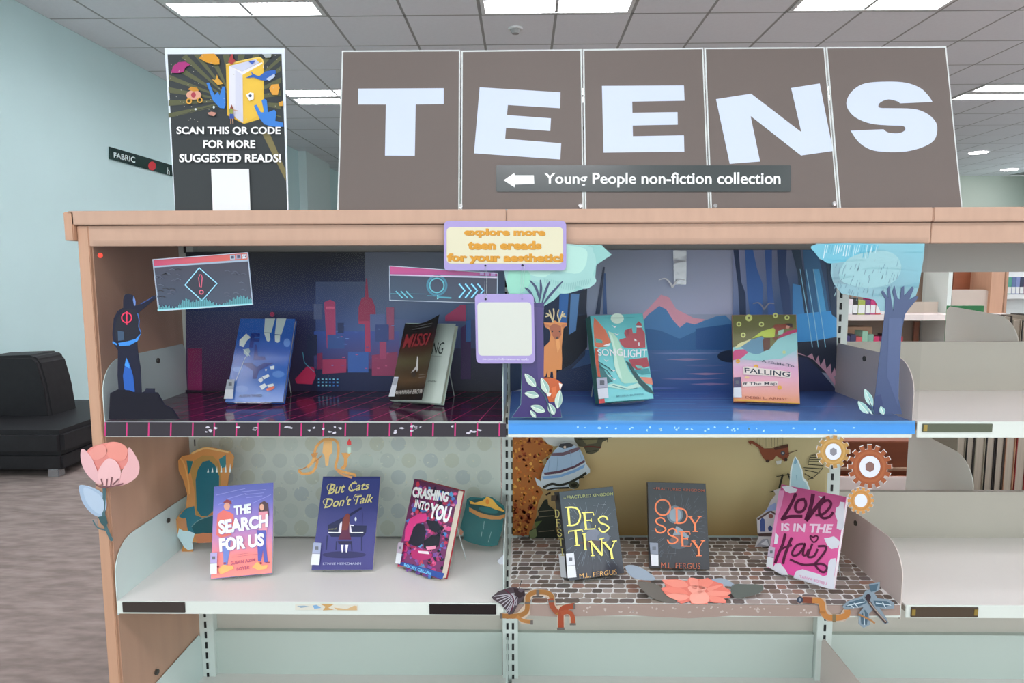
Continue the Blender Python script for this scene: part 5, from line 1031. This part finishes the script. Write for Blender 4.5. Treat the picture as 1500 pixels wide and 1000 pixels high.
# bin with a crown lid
ZX = (570, 690, 5.883); TF = vert(.26)
t = thing('teal_basket_cutout', on(712, 800, TF), 'teal basket cutout with a gold crowned rim beside the graffiti book', 'cutout')
P = Print(TF, ZX, 1.25); P.slab('612 490 660 300 670 240 700 222 800 228 850 218 890 225 990 300 1002 360 985 410 975 500 935 635 880 648 790 640 700 615 640 590 640 520', '#1f6668', .0015); P.k = 2
P.poly('690 310 760 345 850 375 935 385 1000 370 1000 395 960 415 880 415 780 395 690 345', '#c08a50'); P.ell(840, 310, 160, 60, '#1c4c4c', rot=.25); P.poly('690 250 740 270 810 250 845 215 890 240 940 300 990 335 995 350 920 330 860 305 780 290 700 280', '#d8a848'); P.ell(848, 262, 16, 22, '#d08030'); P.ell(855, 335, 85, 24, '#24686a', rot=.2)
P.poly('612 490 640 520 625 550 605 545', '#c08a70')
for a in ('820 430 812 500', '800 520 795 560', '880 520 855 610'): P.line(a, 4, '#8cb8b8')
P.build('card', GLOSS, t)
P = Print(vert(.2), ZX, 1.2); P.k = 1; P.slab('930 775 985 720 1000 800 990 850', '#d6d8e0', .002); tag(P.build('paper_scrap', MATTE), 'white folded paper corner next to the middle post', 'paper')
# chandelier swirl
ZC_ = (400, 630, 3.703); CF = vert(.012)
t = thing('gold_candelabra_cutout', on(476, 697, CF), 'gold scrolling candelabra cutout hanging under the upper left shelf', 'cutout')
P = Print(CF, ZC_, 1.2); P.k = 1; P.line('138 215 160 235 215 225 240 170 225 140 235 90 270 55 310 50 345 60 355 100 350 150 340 205 380 225 440 240 440 250', 14, '#c08c50', smooth=True); P.line('138 215 170 205 240 160 265 135', 6, '#a07040', smooth=True); P.line('185 200 215 170 230 120', 16, '#c8985c', smooth=True)
P.poly('275 55 320 55 322 120 305 140 300 190 285 195 280 140 268 120', '#cba068'); P.poly('370 122 425 122 405 150 400 195 385 215 365 205 385 185 385 150', '#c08c50'); P.poly('405 90 425 90 420 125 405 125', '#a8c0b0'); P.poly('400 70 412 45 424 60 425 78 408 82', '#c44040'); P.poly('205 125 245 120 235 145 215 148', '#b07c48'); P.line('340 205 370 235 410 250 430 255', 12, '#b58458', smooth=True)
P.build('card', GLOSS, t)
MB().tube([on(483, 645, CF), V(on(483, 645, CF).x, .012, Z2-.02)], .0004, 5).build('hanging_thread', THR, t)
# balloon airship
ZI = (740, 620, 5.555); AF = vert(.335)
t = thing('airship_cutout', on(830, 725, AF), 'blue and white striped balloon airship cutout in front of the autumn tree', 'cutout')
P = Print(AF, ZI, 1.2); P.slab('240 440 290 470 300 400 340 310 400 220 440 180 480 150 530 160 590 190 630 250 660 330 690 370 690 400 600 450 600 500 560 535 500 520 380 545 310 530 260 500', '#bfc9cf', .0015); P.k = 2
P.poly('300 400 340 310 400 220 450 190 560 180 610 210 640 270 650 300 560 350 430 395 320 405', '#9cb4cc'); P.poly('380 240 470 235 550 205 600 190 610 210 560 235 470 262 375 262', '#6a5560'); P.poly('315 400 430 385 560 345 645 295 650 315 570 360 440 405 320 420', '#5c4450'); P.poly('300 430 440 420 560 375 650 330 640 360 560 400 440 440 310 455', '#7fa4cc')
P.poly('435 190 450 165 520 155 560 175 540 190 480 205', '#33363c'); P.ell(485, 192, 11, 11, '#c8b8a8')
for a in ('430 262 420 385', '530 230 540 340', '600 215 625 300', '360 300 350 390'): P.line(a, 3, '#7c94ac')
P.line('310 520 380 490 440 500 520 480 600 440 660 400', 20, '#34352e', smooth=True); P.ell(560, 500, 42, 30, '#4a4a3c'); P.ell(560, 500, 24, 16, '#26261e'); P.line('340 540 400 525 520 520', 14, '#2c2c24'); P.line('600 440 640 440', 7, '#2c2c24'); P.line('370 560 330 580', 14, '#33261e')
P.build('card', GLOSS, t)
# tower
ZG = (1080, 620, 6.25); t = thing('tower_cutout', on(1165, 735, vert(.3)), 'pale blue pointed tower cutout behind the bright pink book', 'cutout')
P = Print(vert(.3), ZG, 1.25); P.slab('480 560 485 440 505 360 530 298 560 340 595 420 610 500 640 530 665 600 640 760 470 760', '#dcecee', .0015); P.k = 2; P.poly('492 540 498 440 512 365 530 310 552 350 586 430 600 515 630 545 650 600 630 750 480 750', '#a8ccd4'); P.poly('530 310 552 350 530 375 515 365', '#7aa8c0'); P.line('540 470 545 520', 6, '#86aebc'); P.build('card', GLOSS, t)
t = thing('house_cutout', on(1130, 790, vert(.29)), 'small white house cutout with blue windows left of the bright pink book', 'cutout')
P = Print(vert(.29), (1100, 690, 5.2625), 1.2); P.slab('45 360 120 305 150 230 190 180 175 150 230 130 240 420 170 480 170 580 30 585 60 500 50 470', '#b8b4b4', .0015); P.k = 2; P.poly('55 365 150 300 190 330 190 470 60 470', '#c4bfc4'); P.poly('48 365 150 298 200 330 200 345 150 315 55 378', '#5c4a48'); P.poly('70 380 85 355 105 370 110 465 72 465', '#46588c'); P.ell(148, 440, 17, 22, '#3c4a78'); P.ell(152, 345, 18, 18, '#8c5c54'); P.poly('105 310 150 260 190 240 190 300', '#8c9cc4'); P.poly('50 478 200 472 200 500 60 500', '#4a3a38'); P.poly('35 580 90 520 130 520 150 580', '#8f9098'); P.poly('70 560 120 525 140 575', '#c8c9cf')
P.build('card', GLOSS, t)

# gears
def gear(name, lb, cx, cy, r, teeth, c, ring, hub, Zz=ZG, Y=-.008, tw=.5, rim='#e4e2e0'):
    fr = vert(Y); t = thing('gear_cutout', on(*nums(Zz, [(cx, cy+r)])[0], fr), lb, 'cutout', 'paper gears at the right of the lower shelf')
    o = []
    for k in range(teeth):
        a = 2*math.pi*k/teeth; d = 2*math.pi/teeth
        for f, q in ((-.30, .80), (-.26, 1), (.26, 1), (.30, .80)): o.append((cx+r*q*math.cos(a+d*f), cy+r*q*math.sin(a+d*f)))
    P = Print(fr, Zz, 1.15); P.slab([(cx+(x-cx)*1.03, cy+(y-cy)*1.03) for x, y in o], rim, .0012); P.k = 2; P.poly(o, c); P.ring(cx, cy, r*.60, r*.72, ring); P.build('card', GLOSS, t)
    P = Print(fr, Zz, 1.15); P.k = 6; P.ell(cx, cy, r*.48, r*.50, '#dfe3ee'); P.build('white_disc', GLOSS, t)
    if hub: P = Print(fr, Zz, 1.15); P.k = 8; P.poly([(cx+r*.23*math.cos(a+.5), cy+r*.25*math.sin(a+.5)) for a in [k*math.pi/3 for k in range(6)]], hub); P.build('hexagon_hole', GLOSS, t)
    return t
gear('g', 'ochre gear cutout with a white ring, topmost of the three gears', 878, 258, 152, 13, '#b58c50', '#c49c5c', '#8c8c94')
gear('g', 'large rust brown gear cutout, biggest of the three gears', 1212, 395, 200, 16, '#9c5838', '#a8623f', '#8a6a64', Y=-.006)
gear('g', 'small orange gear cutout with a pale centre, lowest of the three gears', 1130, 705, 122, 14, '#cb9458', '#c08848', None, Y=-.010)

# lotus on the shelf edge
ZL = (720, 620, 3.125); LF = (V(0, -.012, 0), V(1, 0, 0), V(0, .55, 1).normalized())
LF = (V(0, -.0055, Z1), V(1, 0, 0), V(0, .5, .35).normalized())
t = thing('lotus_cutout', on(1010, 875, LF), 'coral lotus flower cutout with grey leaves standing on the cobbled shelf edge', 'cutout')
for pts, c, nm_, c2 in (('670 725 740 730 790 760 850 815 800 818 730 795 690 760', '#6d6862', 'leaf', '#7a746c'), ('1100 740 1170 735 1240 740 1235 770 1180 790 1110 795', '#5f645f', 'leaf', '#6d726c'), ('612 655 650 648 700 668 742 700 745 716 690 715 640 700', '#98a4b2', 'bud', '#aab4c0'), ('1000 715 1060 708 1110 735 1090 745 1010 730', '#98a4b2', 'bud', '#a8b2be')):
    P = Print(LF, ZL, 1.15); P.slab(pts, c, .001, smooth=True); P.build(nm_, GLOSS, t)
LF2 = (LF[0]+LF[1].cross(LF[2])*.002, LF[1], LF[2])
P = Print(LF2, ZL, 1.15); P.slab('775 755 800 745 780 715 850 712 895 722 905 705 960 712 990 706 1020 722 1060 735 1062 748 1085 758 1097 772 1080 785 1095 795 1060 800 1075 822 1020 820 990 812 990 826 915 824 910 812 870 824 850 815 855 795 800 785', '#e07a6c', .001); P.k = 2; P.build('flower', GLOSS, t)
for q, c in (('780 718 870 718 900 745 840 750', '#ea9080'), ('905 708 945 715 940 755 915 750', '#ec9484'), ('955 714 1015 722 985 752 950 755', '#e88878'), ('1060 738 990 752 1000 768', '#ea9080'), ('780 756 860 752 900 780 830 778', '#e88474'), ('1095 775 1010 765 985 785 1060 790', '#ec9484'), ('800 785 870 778 905 795 860 812', '#ee9a8a'), ('910 785 960 765 995 790 985 822 920 822', '#f0a494'), ('1000 790 1060 800 1070 820 1010 816', '#ea8c7c'), ('900 748 950 742 985 755 950 780 915 775', '#f0a090')):
    P = Print(LF2, ZL, 1.15); P.k = 4; P.poly(q, c, smooth=True); P.build('petal', GLOSS, t)

# moth, pipes, dragonfly on the lip
EF = vert(-.0075)
t = thing('pipe_cutout', on(790, 918, EF), 'orange and rust bent pipes cutout on the shelf edge below the Destiny book', 'cutout')
P = Print(EF, ZL, 1.1); P.slab('40 868 120 865 150 830 150 790 175 765 210 757 260 765 288 785 295 835 330 830 380 820 384 845 350 855 384 885 388 922 358 922 355 880 335 870 332 945 302 945 300 872 270 850 262 800 240 790 190 790 178 810 178 870 150 895 190 898 190 918 140 918 118 895 45 892', '#c8b4a0', .0012); P.k = 2
for p_, w_, c in (('45 880 115 880 158 862 165 820 168 790 200 772 255 775 276 795 278 835 300 865 330 870', 22, '#a07040'), ('115 882 145 902 185 908', 16, '#b07c48'), ('318 945 318 870 330 845 382 833', 26, '#a04c34'), ('318 868 350 862 370 880 373 920', 20, '#a85438'), ('270 800 278 835 300 865', 24, '#9c5038')): P.line(p_, w_, c, smooth=True)
for x, y, a, b in ((38, 868, 12, 24), (205, 760, 14, 30), (152, 815, 24, 10), (262, 808, 26, 10), (300, 932, 34, 12), (358, 912, 28, 10), (374, 822, 10, 26), (178, 898, 12, 20)): P.rect(x, y, x+a, y+b, '#6a6460')
P.build('card', GLOSS, t)
t = thing('moth_cutout', on(745, 898, vert(-.0105)), 'dark grey and white winged moth cutout on top of the bent pipes', 'cutout')
P = Print(vert(-.0105), ZL, 1.15); P.slab('0 795 30 770 80 752 110 750 130 758 150 762 155 785 140 810 120 830 100 870 78 875 62 850 40 825 10 808', '#4c4248', .0012); P.k = 2
for k in range(7): P.line([(115, 775), (12+k*11, 790+k*13)], 4, '#b4b0b8', same=k > 0)
for k in range(4): P.line([(120, 785), (70+k*14, 862-k*10)], 4, '#a8a0aa', same=k > 0)
P.line('62 760 100 800 90 860', 5, '#5c2c3c', smooth=True); P.poly('100 752 148 760 150 785 128 800 108 785', '#33282c'); P.line('125 758 138 715', 3, '#33282c'); P.line('140 762 178 758', 3, '#33282c'); P.ell(135, 762, 12, 9, '#5a5058')
P.build('card', GLOSS, t)
ZP_ = (1020, 620, 3.1235)
t = thing('pipe_cutout', on(1215, 908, EF), 'orange U shaped pipe cutout on the shelf edge below the pink book', 'cutout')
P = Print(EF, ZP_, 1.15); P.slab('460 790 540 792 590 800 600 850 620 872 660 872 672 850 705 850 705 880 680 905 600 905 570 880 560 830 540 820 465 824', '#b8a494', .0012); P.k = 2; P.line('485 806 530 808', 28, '#7c4434'); P.line('530 808 570 815 580 860 600 885 650 888 688 875 690 852', 27, '#b87c44', smooth=True); P.ell(474, 806, 14, 16, '#3c4454'); P.ell(474, 806, 6, 7, '#8c94a4'); P.rect(622, 872, 638, 908, '#7c6c50'); P.rect(562, 858, 590, 868, '#a06c3c')
P.build('card', GLOSS, t)
t = thing('dragonfly_cutout', on(1265, 918, vert(-.0105)), 'blue grey dragonfly cutout at the right corner of the lower shelf edge', 'cutout')
P = Print(vert(-.0105), ZP_, 1.15)
P.k = 1; P.slab('668 838 690 815 730 800 760 790 775 765 795 760 790 735 840 725 838 760 815 775 830 800 880 805 905 820 905 845 860 850 838 842 870 890 880 912 862 918 830 880 812 850 790 870 795 920 765 935 742 915 745 870 765 840 720 845 680 848', '#8494a0', .0012); P.k = 3
for q in ('680 838 700 818 760 800 780 820 740 838', '810 810 870 812 895 828 860 840 820 835', '770 850 785 870 780 920 755 918 752 880', '790 740 832 732 822 765 798 770'): P.poly(q, '#4c6474'); 
for a in ('690 832 770 815', '720 820 740 840', '820 820 890 830', '850 815 865 842', '765 860 768 920', '700 826 720 842'): P.line(a, 4, '#c4d4dc')
P.line('775 790 800 830 830 870 868 910', 13, '#4a3c3c', smooth=True); P.line('790 815 830 865 866 905', 5, '#a8988c'); P.ell(785, 792, 12, 14, '#3a3038'); P.line('740 870 800 900 815 912', 8, '#a8784c')
P.build('card', GLOSS, t)
# flower on the end panel
ZF_ = (0, 480, 1.9233); FF = vert(-.009)
t = thing('tulip_flower_cutout', on(158, 790, FF), 'large pink flower cutout with a blue bud on the left end panel', 'cutout')
P = Print(FF, ZF_, 1.15); P.k = 1; P.line('293 440 294 470 292 520 298 560 316 600', 9, '#4c6a70', smooth=True); P.line('262 542 275 562 300 570', 4, '#4c6a70', smooth=True); P.poly('276 532 298 528 304 550 296 562 284 550', '#3c5c60'); P.build('stem', GLOSS, t)
P = Print(FF, ZF_, 1.15); P.slab('222 450 232 443 265 452 292 470 300 500 292 525 278 532 255 520 232 490', '#a4b8d0', .0012, smooth=True); P.k = 3; P.poly('236 450 262 458 288 478 294 505 284 524 262 512 242 485', '#b4c6da', smooth=True); P.build('bud', GLOSS, t)
for q, c, d in (('245 350 260 335 295 325 330 322 362 345 365 380 320 410 270 410 248 385', '#e08c84', 0), ('250 350 285 328 302 345 290 365 262 372', '#e89a90', 1), ('300 330 330 322 358 340 350 372 310 370', '#e89488', 1), ('228 345 240 345 262 375 285 440 262 430 240 405 228 375', '#e4b4b8', 2), ('360 340 372 345 392 385 385 420 350 442 330 440 345 400 360 375', '#e4b0b2', 2), ('300 370 325 375 340 405 330 440 300 446 280 435 276 405', '#ecbcbe', 3)):
    f2 = (V(0, -.009-.0012*d, 0), FF[1], FF[2]); P = Print(f2, ZF_, 1.15); P.slab(q, c, .001, smooth=True); P.build('petal', GLOSS, t)
P = Print(vert(-.0135), ZF_, 1.15); P.k = 1
for a in ('290 442 285 425', '300 445 302 425', '312 445 316 420', '318 442 330 430 335 425', '270 440 285 448 320 446 348 438'): P.line(a, 4, '#7c5458', smooth=True)
P.build('veins', GLOSS, t)
# stickers at the top left corner
for u, v, c, lb in ((147, 374, '#ec4a3a', 'small round red dot sticker at the top left corner of the film'),):
    P = Print(vert(-.0095), (0, 0, 1), 1.2); P.k = 2; P.ell(u, v, 4, 4, c); tag(P.build('dot_sticker', MATTE), lb, 'sticker')
for k, (x, y, lb) in enumerate(((151, 632, 'tape piece'), (152, 810, 'x'), (155, 866, 'y'))): pass
